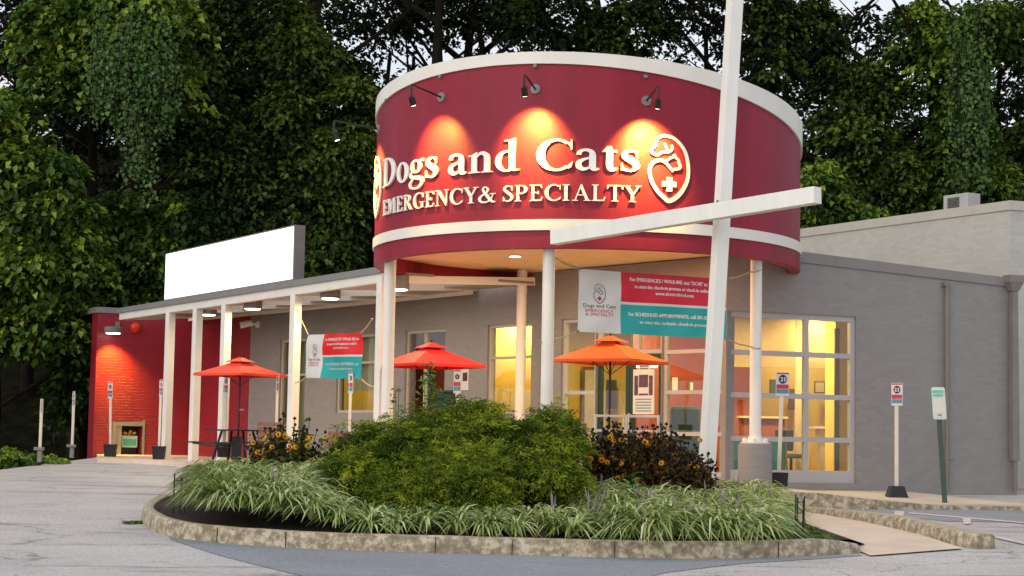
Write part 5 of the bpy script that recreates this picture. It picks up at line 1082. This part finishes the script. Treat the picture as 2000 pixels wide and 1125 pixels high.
p = at(1636, 835, 34.3); rt = thing('dark_column', 'dark olive column inside the right pane', 'column', (p.x, 34.3, .83)); a = X_at(1630, 34.3); b = X_at(1639, 34.3); mb = MB(); mb.box(((a+b)/2, 34.3, 2.3), (b-a, .1, 2.9)); build('shaft', mb, mat('olive_paint', (.10, .085, .02), .6), rt, uv=False); mb = MB(); mb.box(((a+b)/2, 34.3, .9), (b-a+.1, .2, .12)); build('base', mb, M['shelf'], rt, uv=False)
# pale handrail in front of the doors
p0 = at(1163, 812, 30.6); p1 = at(1286, 814, 30.2); rl = thing('handrail', 'pale metal handrail in front of the entry doors', 'railing', (p0.x, p0.y, .75))
for dz, nm in ((0, 'top_rail'), (-.25, 'lower_rail')): mb = MB(); mb.tube([p0+Vector((0, 0, dz)), p1+Vector((0, 0, dz))], .022, 8); build(nm, mb, M['rail'], rl, uv=False)
for p in (p0, p0.lerp(p1, .5), p1): mb = MB(); mb.tube([p+Vector((0, 0, .03)), Vector((p.x, p.y, .7))], .025, 8); build('post', mb, M['rail'], rl, uv=False)
# two small grey bins by the sidelight
for px, lb in ((1115, 'small grey round bin by the sidelight, the left one'), (1136, 'small grey round bin by the sidelight, the right one')):
    Y = 32.2; x = X_at(px, Y); z = at(px, 825, Y).z; rt = thing('outdoor_bin', lb, 'bin', (x, Y, .8)); mb = MB(); mb.lathe((x, Y, .78), [(.09, 0), (.1, z-.85)], 18); build('body', mb, M['hvac'], rt, smooth=True, uv=False); mb = MB(); mb.lathe((x, Y, z-.07), [(.105, 0), (.105, .05), (.06, .08)], 18); build('lid', mb, M['foot'], rt, smooth=True, uv=False)
Y = 35.4; x = X_at(876, Y); rt = thing('green_bin', 'dark green bin behind the shrub near stake sign 1', 'bin', (x, Y, .85)); z = at(876, 762, Y).z
mb = MB(); mb.hexa([Vector((x-.17, Y-.15, .85)), Vector((x+.17, Y-.15, .85)), Vector((x+.17, Y+.2, .85)), Vector((x-.17, Y+.2, .85))], [Vector((x-.2, Y-.2, z-.06)), Vector((x+.2, Y-.2, z-.06)), Vector((x+.2, Y+.2, z-.06)), Vector((x-.2, Y+.2, z-.06))]); build('body', mb, M['dgreen'], rt, uv=False); mb = MB(); mb.box((x, Y, z-.03), (.45, .45, .05)); build('lid', mb, M['dgreen'], rt, uv=False, bevel=.01)

# ================================================================ PLANTS IN THE BED
rng = np.random.default_rng(5)
def blades(spots, nper, L0, wd, name, matl, label, cat=None, kind=None, spread=1.0):
    Vs = []; Fs = []; Ts = []; nv = 0; K = 5
    for (x, y, z, s) in spots:
        n = nper; a = rng.random(n)*2*PI; L = L0*s*(.65+.5*rng.random(n)); out = (.72+.55*rng.random(n))*spread; r0 = .05*rng.random(n)
        f = np.linspace(0, 1, K)[None]; h = L[:, None]*(f*(1.25-.2*out[:, None])-.95*out[:, None]*f**2.4); d = L[:, None]*out[:, None]*(.25*f+.6*f**1.6)+r0[:, None]
        a2 = a[:, None]+.4*(rng.random(n)[:, None]-.5)*f
        cx = x+np.cos(a2)*d; cy = y+np.sin(a2)*d; cz_ = z+np.maximum(h, -.02)
        w = wd*(.8+.5*rng.random(n))[:, None]*np.sqrt(np.clip(1-f**2.5, 0, 1))*.5+.0008; px_ = -np.sin(a2)*w; py_ = np.cos(a2)*w
        A = np.stack([cx-px_, cy-py_, cz_], -1); B = np.stack([cx+px_, cy+py_, cz_+w*.4], -1); V = np.stack([A, B], 2).reshape(-1, 3)
        i = (np.arange(n)*K*2)[:, None]+np.arange(K-1)[None]*2; F = np.stack([i, i+1, i+3, i+2], -1).reshape(-1)+nv; nv += len(V)
        Vs.append(V); Fs.append(F); Ts.append((np.repeat(np.clip(rng.normal(.42, .30, n), 0, 1), K*2).reshape(n, K, 2)+np.array([0, .12])).ravel())
    o = raw_mesh(name, np.concatenate(Vs), np.concatenate(Fs), 4, np.concatenate(Ts), matl, smooth=True); tag(o, label, cat, None, kind); return o
spots = []; LX0 = ray(412, 960).x; LX1 = ray(1496, 1000).x
for _ in range(9000):
    x = rng.uniform(-5.2, 4.6); y = rng.uniform(19.5, 27.5)
    if not inside(x, y, .985) or x/y < LX0 or x/y > LX1 or min((x-q.x)**2+(y-q.y)**2 for q in kpts) < .09: continue
    if inside(x, y, .50) and y < 24.0 and -2.0 < x < 1.0: continue
    rim = not inside(x, y, .80)
    if any((x-a)**2+(y-b)**2 < (.30 if (-2.2 < x < 1.2 and y < 23.2) else (.19 if rim else .25))**2 for a, b, *_ in spots): continue
    if x > 3.4 and y < 21.9: continue
    cf = .74 if (-2.2 < x < 1.2 and y < 23.2) else 1.0
    spots.append((x, y, bz(x, y)+.24*float(np.clip((-1.6-x)/1.2, 0, 1)), cf*rng.uniform(.85, 1.15)))
    if len(spots) > 620: break
print('liriope clumps', len(spots))
blades(spots, 84, .67, .026, 'liriope_border', M['lir'], 'arching variegated liriope blades filling the planter', None, 'stuff')
# mauve flower spikes
mb = MB()
for (x, y, z, s) in spots:
    if rng.random() < .11 and x > .2 or rng.random() < .02:
        for _ in range(3):
            a = rng.random()*2*PI; r_ = .12*rng.random(); h = .36+.12*rng.random(); mb.tube([(x+r_*math.cos(a), y+r_*math.sin(a), z+.2), (x+1.6*r_*math.cos(a), y+1.6*r_*math.sin(a), z+h-.12), (x+2*r_*math.cos(a), y+2*r_*math.sin(a), z+h)], [.004, .012, .003], 5, cap=False)
o = build('liriope_flowers', mb, M['spike'], uv=False); tag(o, 'mauve liriope flower spikes above the blades', None, None, 'stuff')

def juniper(name, lobes, nplume, label, seed):
    rg_ = np.random.default_rng(seed); lobes = np.array(lobes); base = lobes[0, :3].copy(); base[2] = bz(base[0], base[1])
    root = thing(name, label, 'shrub', tuple(base)); w = lobes[:, 3]*lobes[:, 5]; w /= w.sum()
    ns = nplume//15; li = rg_.choice(len(lobes), ns, p=w); d = unit(ns, rg_); d[:, 2] = np.abs(d[:, 2])*.9+d[:, 2]*.1; d[:, 1] = np.where(d[:, 1] > .3, -d[:, 1], d[:, 1]); d /= np.linalg.norm(d, axis=1, keepdims=True)
    depth = .48+.72*rg_.random(ns)**.7; S0 = lobes[li, :3]+d*lobes[li, 3:6]*depth[:, None]; stn = rg_.normal(.33, .18, ns)
    k = rg_.integers(ns, size=nplume); P = S0[k]+rg_.normal(size=(nplume, 3))*np.array([.12, .12, .07])-d[k]*.1; d = d[k]; depth = depth[k]; stn = stn[k]
    dr = d*np.array([1, 1, .35])+rg_.normal(size=(nplume, 3))*.35; dr[:, 2] += -.15+.35*(d[:, 2]); dr /= np.linalg.norm(dr, axis=1, keepdims=True)
    per = 60; t = rg_.random((nplume, per)); L = (.24+.2*rg_.random(nplume))[:, None]
    ax = P[:, None]+dr[:, None]*(t*L)[..., None]; ax[..., 2] -= (t**2)*.13*1.2
    wdt = (.085*(1-t*.75))[..., None]; side = rg_.normal(size=(nplume, per, 3)); side[..., 2] *= .45
    C = (ax+side*wdt).reshape(-1, 3); T = (dr[:, None]*.9+side*.55-np.array([0, 0, .35])).reshape(-1, 3); n = len(C)
    Nn = unit(n, rg_)*.8+np.array([0, -.3, .6])+np.repeat(d, per, 0)*.3
    ti = np.clip(((stn+rg_.normal(0, .08, nplume))[:, None]+.34*t+.0*depth[:, None]).reshape(-1)+rg_.normal(0, .08, n), 0, 1)
    leaf_mesh('foliage', C, Nn, T, 0.055*(.6+.8*rg_.random(n)), .013*(.7+.8*rg_.random(n)), ti, M['jun'], root, .2)
    mb = MB()
    for k in range(9):
        a = rg_.random()*2*PI; q = lobes[rg_.integers(len(lobes))]; e_ = Vector((q[0]+math.cos(a)*q[3]*.6, q[1]+math.sin(a)*q[4]*.5, q[2]+.2*q[5])); b_ = Vector(base)
        mb.tube([b_, b_.lerp(e_, .5)+Vector((0, 0, .1)), e_], [.035, .022, .008], 6, cap=False)
    build('stem', mb, M['bark'], root, uv=False); return root
def LB(px, py, Y, rx, rz_, ry=.7): p = at(px, py, Y); k = Y/FPX; return (p.x, Y, p.z, rx*k, ry, rz_*k)
juniper('juniper_shrub', [LB(870, 885, 24.3, 90, 58, .8), LB(785, 895, 23.6, 62, 48, .6), LB(706, 932, 23.0, 36, 24, .4), LB(740, 955, 22.8, 50, 22, .35), LB(890, 925, 23.0, 85, 40, .5), LB(915, 815, 24.8, 40, 24, .5), LB(850, 838, 24.8, 36, 20, .5), LB(735, 846, 24.6, 30, 16, .5), LB(850, 960, 22.5, 80, 28, .4), LB(920, 955, 22.5, 45, 24, .35), LB(775, 965, 22.4, 45, 24, .35), LB(940, 895, 23.4, 45, 35, .4), LB(672, 915, 23.4, 26, 20, .4), LB(690, 868, 24.0, 22, 14, .3), LB(960, 850, 24.2, 45, 30, .5)], 3000, 'big feathery green juniper at the centre of the planter', 21)
juniper('juniper_shrub', [LB(1045, 890, 24.4, 56, 45, .7), LB(1082, 868, 24.6, 34, 32, .4), LB(1000, 915, 23.6, 55, 38, .5), LB(1050, 940, 23.2, 50, 22, .4), LB(1082, 828, 24.8, 22, 18, .3), LB(1035, 848, 24.6, 32, 20, .4), LB(1085, 925, 23.4, 22, 24, .4)], 1500, 'smaller feathery green juniper to the right of the big one', 22)

def coneflower(label, cx, cy, rx, ry, hmin, hmax, nst, nfl, seed, browns=0.):
    rg_ = np.random.default_rng(seed); zb_ = bz(cx, cy); root = thing('coneflower_clump', label, 'flowers', (cx, cy, zb_)); tips = []
    mb = MB()
    for i in range(nst):
        a = rg_.random()*2*PI; r_ = math.sqrt(rg_.random()); f = 1-.35*r_**2; h = (hmin+(hmax-hmin)*rg_.random()**1.6)*f; x = cx+rx*r_*math.cos(a); y = cy+ry*r_*math.sin(a); tip = Vector((x+rg_.normal()*.05, y+rg_.normal()*.05, zb_+h)); b_ = Vector((cx+(x-cx)*.6, cy+(y-cy)*.6, zb_)); tips.append((tip, b_)); mb.tube([b_, b_.lerp(tip, .5)+Vector((0, 0, .05)), tip], [.006, .005, .004], 4, cap=False)
    build('stems', mb, M['bark'], root, uv=False)
    nl = nst*26; k = rg_.integers(len(tips), size=nl); t = rg_.random(nl)**.8*.93; C = np.array([tips[j][1].lerp(tips[j][0], float(q)) for j, q in zip(k, t)])+rg_.normal(size=(nl, 3))*.055
    leaf_mesh('foliage', C, unit(nl, rg_)+np.array([0, -.2, .4]), unit(nl, rg_)+np.array([0, 0, .2]), .10*(.6+.7*rg_.random(nl)), .040*(.7+.6*rg_.random(nl)), np.clip(rg_.normal(.4-browns*.15, .22, nl), 0, 1), M['rudb'] if browns else M['rud'], root)
    mb = MB()
    for tip, _ in tips: r_ = .017+.010*rg_.random(); mb.lathe(tip, [(.004, -.01), (r_, .0), (r_*.9, .02), (.004, .035)], 6)
    for j in range(0, nst, 2): tip = tips[j][0]+Vector((rg_.normal()*.08, rg_.normal()*.08, -abs(rg_.normal())*.13)); r_ = .015+.010*rg_.random(); mb.lathe(tip, [(.004, -.01), (r_, .0), (r_*.9, .02), (.004, .035)], 6)
    tag(build('seed_heads', mb, M['seed'], root, smooth=True, uv=False), None, None, None, 'stuff')
    for i in range(nfl):
        a = -PI*rg_.random(); r_ = .55+.5*rg_.random(); x = cx+rx*r_*math.cos(a); y = cy+ry*r_*math.sin(a); z = zb_+hmin*.55+(hmax*.5)*rg_.random()**1.4; nn = Vector((rg_.normal()*.4, -1, .3+rg_.normal()*.4)).normalized(); c = Vector((x, y, z)); ax = nn.orthogonal().normalized(); bx_ = nn.cross(ax); s_ = .75+.4*rg_.random(); Cs = []; Ns = []; Ts = []; hb = MB()
        for q in range(10): an = 2*PI*q/10; d_ = ax*math.cos(an)+bx_*math.sin(an); Cs.append(c+d_*.030*s_-nn*.006); Ns.append(nn+d_*.3); Ts.append(d_)
        hb.lathe((c.x+nn.x*.01, c.y+nn.y*.01, c.z-.008), [(.004, 0), (.014, .006), (.012, .016), (.003, .02)], 6)
        bo = leaf_mesh('blossom', np.array(Cs), np.array(Ns), np.array(Ts), .042, .024, rg_.random(len(Cs)), M['petal'], root, .05)
        build('centre', hb, M['seed'], bo, uv=False)
def pxm(px, Y): return X_at(px, Y)
coneflower('golden coneflower clump with dark seed heads left of the big juniper', pxm(572, 25.6), 25.6, .62, .5, .6, 1.25, 190, 46, 31)
coneflower('brown coneflower clump behind the right liriope, next to the small juniper', pxm(1205, 25.2), 25.2, .55, .5, .65, 1.25, 210, 36, 32, .6)
coneflower('brown coneflower clump beside the foot of the leaning mast', pxm(1300, 25.0), 25.0, .55, .5, .65, 1.2, 210, 14, 33, .8)
coneflower('sparse black seed head stems in front of the leaning mast', pxm(1378, 24.6), 24.6, .10, .1, .45, .88, 22, 0, 34, 1.)
# broad leaved plants
def broad(name, label, px, py, Y, n, L, seed, up=False):
    rg_ = np.random.default_rng(seed); x = X_at(px, Y); zb_ = bz(x, Y); zt_ = at(px, py, Y).z; root = thing(name, label, 'plant', (x, Y, zb_)); mb = MB(); mb.tube([(x, Y, zb_), (x+.02, Y-.05, (zb_+zt_)/2), (x, Y-.1, zt_)], [.015, .012, .006], 6); build('stem', mb, M['green'], root, uv=False)
    V = []; F = []; T_ = []; nv = 0; K = 6
    for i in range(n):
        a = 2*PI*i*.382+rg_.random()*.5; f0 = .3+.7*i/n; b0_ = Vector((x, Y-.1*f0, zb_+(zt_-zb_)*f0)); l = L*(.7+.5*rg_.random()); tl_ = rg_.random()
        for k in range(K):
            f = k/(K-1); w_ = l*.17*math.sin(PI*min(1, .12+f*.88))**.8; c = b0_+Vector((math.cos(a), math.sin(a), 0))*l*f*.85+Vector((0, 0, l*(.45*f-.75*f*f) if not up else l*(.6*f-.4*f*f))); s_ = Vector((-math.sin(a), math.cos(a), 0))*w_
            V += [c-s_+Vector((0, 0, w_*.3)), c, c+s_+Vector((0, 0, w_*.3))]; T_ += [tl_]*3
        for k in range(K-1): q = nv+k*3; F += [q, q+1, q+4, q+3, q+1, q+2, q+5, q+4]
        nv += K*3
    raw_mesh('leaves', np.array([tuple(Matrix(parentM(root)).inverted() @ v) for v in V]), np.array(F), 4, np.array(T_), M['broad'], root, smooth=True)
broad('pokeweed_plant', 'dark broad leaved weed in front of the big juniper', 822, 985, 22.2, 14, .42, 3)
broad('pokeweed_plant', 'bright broad leaved weed rising from the right liriope', 1236, 925, 22.8, 11, .24, 4, True)
# tall thin weeds behind the shrub
def tallweed(label, px, ytop, Y, n, spread, seed, nst=4):
    rg_ = np.random.default_rng(seed); x0 = X_at(px, Y); zb_ = bz(x0, Y) if inside(x0, Y) else .75; root = thing('tall_weed', label, 'plant', (x0, Y, zb_)); mb = MB(); C = []
    for s_ in range(nst):
        zt_ = at(px, ytop, Y).z-rg_.random()*.35*(s_ > 0); xt = x0+rg_.normal()*spread; b_ = Vector((x0, Y, zb_)); t_ = Vector((xt, Y, zt_)); mb.tube([b_, b_.lerp(t_, .5), t_], [.012, .008, .003], 5, cap=False)
        for k in range(n): f = .45+.55*rg_.random(); C.append(tuple(b_.lerp(t_, f)+Vector((rg_.normal()*.05, rg_.normal()*.05, rg_.normal()*.02))))
    build('stem', mb, M['green'], root, uv=False); C = np.array(C); m = len(C); T = unit(m, rg_); T[:, 2] = -.4+.3*rg_.random(m)
    leaf_mesh('foliage', C, unit(m, rg_)*.5+np.array([0, -.4, .8]), T, .13, .035, rg_.random(m), M['weed'], root)
tallweed('tall thin weed in front of the red umbrella pole', 838, 700, 26.8, 34, .06, 1, 4)
tallweed('short thin weed left of the red umbrella pole', 783, 752, 26.8, 16, .05, 2, 3)
tallweed('short thin weed right of the red umbrella pole', 865, 745, 26.8, 16, .04, 3, 3)

# wire supports
def trellis(label, px, py0, py1, Y, w, seed):
    a = at(px, py1, Y); zt_ = at(px, py0, Y).z; k = w/FPX*Y; z0 = a.z; root = thing('wire_trellis', label, 'plant support', a)
    for i, (dx, dy) in enumerate(((-k/2, 0), (k/2, 0), (-k*.1, .12), (k*.25, -.08))):
        mb = MB(); mb.tube([(a.x+dx, Y+dy, z0-.03), (a.x+dx*1.05+.01, Y+dy, zt_-.02*i)], .010, 6); mb.lathe((a.x+dx*1.05+.01, Y+dy, zt_-.02*i), [(.003, -.01), (.014, 0), (.003, .02)], 6); build('stake', mb, M['black'], root, uv=False)
    for i in range(3):
        z = z0+(zt_-z0)*(.3+.27*i); mb = MB(); mb.tube([(a.x-k/2, Y, z), (a.x-k*.1, Y+.12, z), (a.x+k/2, Y, z), (a.x+k*.25, Y-.08, z), (a.x-k/2, Y, z)], .004, 5); build('hoop', mb, M['black'], root, uv=False)
trellis('black wire plant support at the left tip of the planter', 349, 927, 998, 23.3, 22, 1)
trellis('black wire plant support at the right end of the planter', 1561, 968, 1047, 22.0, 16, 2)
mb = MB()
for i in range(7):
    p = at(1440+i*18, 975+i*6, 24.3-.25*i); x = p.x; y = 24.4-.27*i; z = bz(x, y) if inside(x, y) else float(gz(x, y)); mb.tube([(x+.16*math.cos(PI*t/8), y-.05*math.cos(PI*t/8), z+.30*math.sin(PI*t/8)) for t in range(9)], .005, 5)
o = build('border_fence', mb, M['black'], uv=False); tag(o, 'low wire hoop edging along the right side of the planter', 'edging')
# weeds at kerb foot
def tuft(label, px, py, n, L, seed):
    g = G(px, py); sp_ = [(g.x+rng.normal()*.12, g.y+rng.normal()*.08, g.z, 1) for _ in range(5)]; o = blades(sp_, n, L, .012, 'grass_tuft', M['weed'], label, 'grass')
tuft('small grass tuft at the left tip of the kerb', 258, 1023, 26, .09, 1)
g = G(1560, 1040); sp_ = [(x, y, bz(x, y), 1) for x, y in [(rng.uniform(3.0, 3.9), rng.uniform(21.3, 23)) for _ in range(60)] if inside(x, y, .98)]
if sp_: blades(sp_, 30, .09, .01, 'grass', M['weed'], 'short patchy grass at the right end of the planter', None, 'stuff')

# ================================================================ TREES
def trunk(mb, x, y, z0, h, r, rg_, lean=.0, limbs=5):
    pts = [Vector((x, y, z0-.3))]; n = 7
    for i in range(1, n+1): f = i/n; pts.append(Vector((x+lean*h*f+rg_.normal()*.12*f, y+rg_.normal()*.12*f, z0+h*f)))
    mb.tube(pts, [r*(1.25-f*.85) for f in [i/n for i in range(n+1)]], 9, cap=False)
    for k in range(limbs):
        i = int(rg_.integers(2, n)); a = rg_.random()*2*PI; l = h*(.18+.2*rg_.random()); e_ = pts[i]+Vector((math.cos(a)*l, math.sin(a)*l*.6, l*.7)); m_ = pts[i].lerp(e_, .5)+Vector((0, 0, -.1)); mb.tube([pts[i], m_, e_, e_+Vector((math.cos(a)*l*.4, 0, l*.3))], [r*.4, r*.3, r*.18, r*.06], 6, cap=False)
def tree(label, x, y, H, lobes, ncl, per, leaf, matl, seed, r=.22, cr=.42, bias=0, group=None, limbs=6, name='broadleaf_tree', cat='tree', up=1.0, lean=0):
    rg_ = np.random.default_rng(seed); z0 = min(float(gz(x, y)), 1.5) if y < 58 else float(.3+max(0, min(1, (y-58)/24))**1.3*14.5)-.3
    root = thing(name, label, cat, (x, y, z0), 0, group); mb = MB(); trunk(mb, x, y, z0, H, r, rg_, lean, limbs); build('trunk', mb, M['bark'], root, smooth=True, uv=False)
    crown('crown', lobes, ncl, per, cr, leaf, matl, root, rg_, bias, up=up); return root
def lob(px, py, Y, rx, rz_, ry=1.4): p = at(px, py, Y); k = Y/FPX; return (p.x, Y, p.z, rx*k, ry, rz_*k)
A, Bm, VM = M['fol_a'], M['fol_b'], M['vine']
T1 = [
 ('bright green tree at the far left edge, lower crown', -10, 49.5, 9, [lob(0, 250, 48.5, 60, 60, .9), lob(60, 330, 48.3, 80, 45, .9), lob(-20, 420, 48.5, 80, 70, 1), lob(110, 420, 48, 75, 45, .9), lob(50, 510, 48, 85, 50, .9), lob(150, 500, 48.3, 60, 40, .8), lob(30, 620, 48.3, 60, 45, .9), lob(130, 610, 48.3, 45, 50, .8)], 420, 52, .25, A, .16),
 ('bright leafy tree at the upper left corner', 160, 50.5, 13, [lob(110, 60, 49.5, 60, 70, .9), lob(200, 30, 49.5, 80, 60, .9), lob(140, 150, 49.2, 60, 50, .8), lob(250, 100, 49.2, 70, 60, .8), lob(310, 50, 49.5, 60, 70, .9), lob(330, 160, 49.5, 40, 50, .7)], 330, 52, .25, A, .20),
 ('dim tree above the crimson end wall', 210, 51, 8, [lob(200, 600, 50, 90, 60, .9), lob(300, 500, 50.2, 90, 55, .9), lob(160, 730, 50, 40, 70, .7), lob(370, 430, 50.5, 60, 40, .8), lob(240, 420, 50, 50, 40, .8), lob(290, 590, 50, 40, 30, .6)], 330, 50, .23, A, -.08),
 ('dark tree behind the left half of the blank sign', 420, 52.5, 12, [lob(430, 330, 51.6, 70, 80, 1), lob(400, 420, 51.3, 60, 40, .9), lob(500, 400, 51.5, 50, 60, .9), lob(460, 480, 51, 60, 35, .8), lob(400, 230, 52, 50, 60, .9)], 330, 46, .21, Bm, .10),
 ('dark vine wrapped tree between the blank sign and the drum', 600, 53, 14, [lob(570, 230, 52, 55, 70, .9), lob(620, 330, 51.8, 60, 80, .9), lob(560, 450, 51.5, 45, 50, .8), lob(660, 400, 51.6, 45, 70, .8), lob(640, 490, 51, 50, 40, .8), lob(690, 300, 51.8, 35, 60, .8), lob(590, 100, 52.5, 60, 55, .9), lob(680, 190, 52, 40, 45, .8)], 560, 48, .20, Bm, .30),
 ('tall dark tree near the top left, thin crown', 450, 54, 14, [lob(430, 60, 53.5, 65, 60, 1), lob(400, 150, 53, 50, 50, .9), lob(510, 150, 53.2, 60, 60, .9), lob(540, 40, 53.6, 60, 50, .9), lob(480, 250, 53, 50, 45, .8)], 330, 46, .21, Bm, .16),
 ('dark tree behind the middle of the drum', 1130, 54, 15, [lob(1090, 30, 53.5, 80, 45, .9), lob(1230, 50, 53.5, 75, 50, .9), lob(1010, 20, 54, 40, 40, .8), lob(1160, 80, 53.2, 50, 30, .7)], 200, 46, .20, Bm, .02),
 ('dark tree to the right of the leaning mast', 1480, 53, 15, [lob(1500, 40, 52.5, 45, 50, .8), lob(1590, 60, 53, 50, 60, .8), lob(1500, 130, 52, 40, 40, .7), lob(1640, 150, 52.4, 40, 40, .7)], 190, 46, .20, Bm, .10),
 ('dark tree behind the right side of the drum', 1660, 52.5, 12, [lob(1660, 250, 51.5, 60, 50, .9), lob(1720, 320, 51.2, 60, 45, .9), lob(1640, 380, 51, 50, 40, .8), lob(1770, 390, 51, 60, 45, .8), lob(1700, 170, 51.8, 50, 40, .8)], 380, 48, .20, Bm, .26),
 ('tree behind the rooftop air unit', 1850, 51.5, 13, [lob(1850, 110, 50.8, 50, 70, .8), lob(1880, 250, 50.6, 40, 70, .7), lob(1920, 350, 50.4, 50, 35, .7), lob(1930, 50, 51, 55, 45, .8), lob(1800, 60, 51.4, 50, 50, .8), lob(1860, 380, 50.2, 40, 30, .6)], 340, 48, .21, A, .02),
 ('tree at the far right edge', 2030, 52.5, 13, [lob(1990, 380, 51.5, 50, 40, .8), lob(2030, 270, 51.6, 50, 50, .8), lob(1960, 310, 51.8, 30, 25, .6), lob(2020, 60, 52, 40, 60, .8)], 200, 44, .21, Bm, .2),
 ('yellow green shrub tree just above the grey roof by the drum', 1620, 48, 7, [lob(1600, 350, 47.5, 30, 25, .6), lob(1660, 430, 47.6, 70, 26, .7), lob(1610, 400, 47.3, 30, 22, .5)], 120, 46, .19, A, .02)]
for i, (lb, px, Y, H, lo_, nc, per, lf, mt, bi) in enumerate(T1):
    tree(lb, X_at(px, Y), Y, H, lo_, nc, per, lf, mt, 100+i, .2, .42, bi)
# hanging vine curtain
def vine(label, px0, px1, py0, py1f, Y, n, seed, leaf=.17):
    rg_ = np.random.default_rng(seed); top = at((px0+px1)/2, py0, Y); root = thing('climbing_vine', label, 'vine', (top.x, Y, 1.0)); C = []; mb = MB(); tt_ = []
    for i in range(n):
        px = px0+(px1-px0)*rg_.random(); yb = py1f(px)-abs(rg_.normal())*75; ys_ = py0-40+rg_.random()**.7*170; YY = Y-.5*rg_.random()-.3*math.sin((px-px0)/(px1-px0)*PI); m = int(abs(yb-ys_)/8.5)+2; ti = rg_.normal(.5, .16); a = at(px, ys_, YY); b = at(px+rg_.normal()*10, yb, YY)
        if i % 3 == 0: mb.tube([a, a.lerp(b, .5)+Vector((rg_.normal()*.1, 0, 0)), b], .012, 4, cap=False)
        for k in range(m): f = k/m; p = a.lerp(b, f); C.append((p.x+rg_.normal()*.07+.08*math.sin(f*9+i), p.y+rg_.normal()*.08, p.z+rg_.normal()*.03)); tt_.append(ti+rg_.normal()*.12)
    build('stem', mb, M['bark'], root, uv=False); C = np.array(C); m = len(C)
    T = unit(m, rg_)*.5+np.array([0, -.3, -1.0]); Nn = unit(m, rg_)*.85+np.array([0, -.8, .8]); leaf_mesh('foliage', C, Nn, T, leaf*(.7+.6*rg_.random(m)), leaf*.85*(.7+.6*rg_.random(m)), np.clip(np.array(tt_), 0, 1), VM, root, .15)
vine('broad curtain of hanging vine leaves at the upper left', 180, 350, 40, lambda p: 330-abs(p-275)*.9, 47.6, 150, 8, .135)
vine('narrow hanging vine below the broad vine curtain', 235, 300, 200, lambda p: 420, 47.2, 34, 9, .13)
vine('vine covered trunk at the upper right', 1855, 1935, 10, lambda p: 400, 49.3, 60, 10, .125)
TL_ = ['thickest dark trunk against the sky just left of the drum top', 'dark trunk against the sky right beside the thickest one', 'slim dark trunk above the left shoulder of the drum', 'slim dark trunk above the Dogs lamp', 'slim leaning trunk between the sign board and the drum, high up', 'dark trunk above the right half of the drum', 'dark trunk just left of the top of the leaning mast', 'dark trunk against the bright sky at the upper right']
# bare dark trunks against the sky behind the drum, and a second row of woods
for i, (px, Y, H, r_) in enumerate(((905, 58, 20, .28), (935, 57, 19, .2), (850, 59, 19, .16), (800, 58, 18, .14), (740, 60, 18, .16), (1320, 58, 18, .2), (1380, 60, 19, .18), (1950, 58, 18, .2))):
    x = X_at(px, Y); rg_ = np.random.default_rng(300+i)
    lo_ = [lob(px+rg_.uniform(-60, 60), -10+rg_.uniform(-40, 40), Y, 90, 60, 1.2), lob(px+rg_.uniform(-40, 40), 170, Y, 45, 50, 1.0)]
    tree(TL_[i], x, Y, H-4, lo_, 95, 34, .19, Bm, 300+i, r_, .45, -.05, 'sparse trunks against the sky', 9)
gl_ = 'dark tree of the back woodland row'
for i, px in enumerate(range(-40, 2100, 95)):
    Y = 62+3*math.sin(i*2.3); rg_ = np.random.default_rng(400+i); ht = 215 if 640 < px < 1450 else (170 if px < 640 else 230)
    lo_ = [lob(px, ht+150, Y, 85, 130, 1.6), lob(px+30, ht+40+rg_.uniform(-30, 30), Y, 70, 80, 1.4)]
    if px < 640: lo_.append(lob(px, 60, Y, 90, 120, 1.5))
    elif 1450 < px < 1800: lo_.append(lob(px, 90, Y, 55, 80, 1.5))
    tree(gl_, X_at(px, Y), Y, 9, lo_, 170, 34, .26, Bm, 400+i, .2, .5, -.25, 'back woodland row', 3)  # low tint bias puts the deep woods' shade into the leaves
# unseen high crowns added above the frame: they keep the sky off the trees below
for i in range(9):
    X0 = -17+i*4.9; Y0 = 50+2.0*math.sin(i*1.7)
    tree('unseen high crowned tree added above the view to shade the woods', X0, Y0+4, 15, [(X0, Y0+1, 19.5, 3.0, 3.5, 1.8), (X0+1.5, Y0+6, 22.5, 3.2, 4.0, 1.8)], 80, 22, .75, Bm, 600+i, .25, .75, -.1, 'unseen crowns added to shade the woods', 4)
# low weeds beyond the lot at far left
rg_ = np.random.default_rng(77)
for i, (px, py, Y, lb) in enumerate(((15, 893, 40, 'low green weed mound at the far left edge of the lot'), (60, 898, 41, 'low weed mound behind the farthest left stake'))):
    p = at(px, py, Y); root = thing('weed_mound', lb, 'weeds', (p.x, Y, p.z-.3)); crown('foliage', [(p.x, Y, p.z-.05, .7, .5, .22)], 50, 34, .14, .12, A, root, rg_, .1)
    build('stem', MB().tube([(p.x, Y, p.z-.6), (p.x, Y, p.z)], .01, 5), M['bark'], root, uv=False)
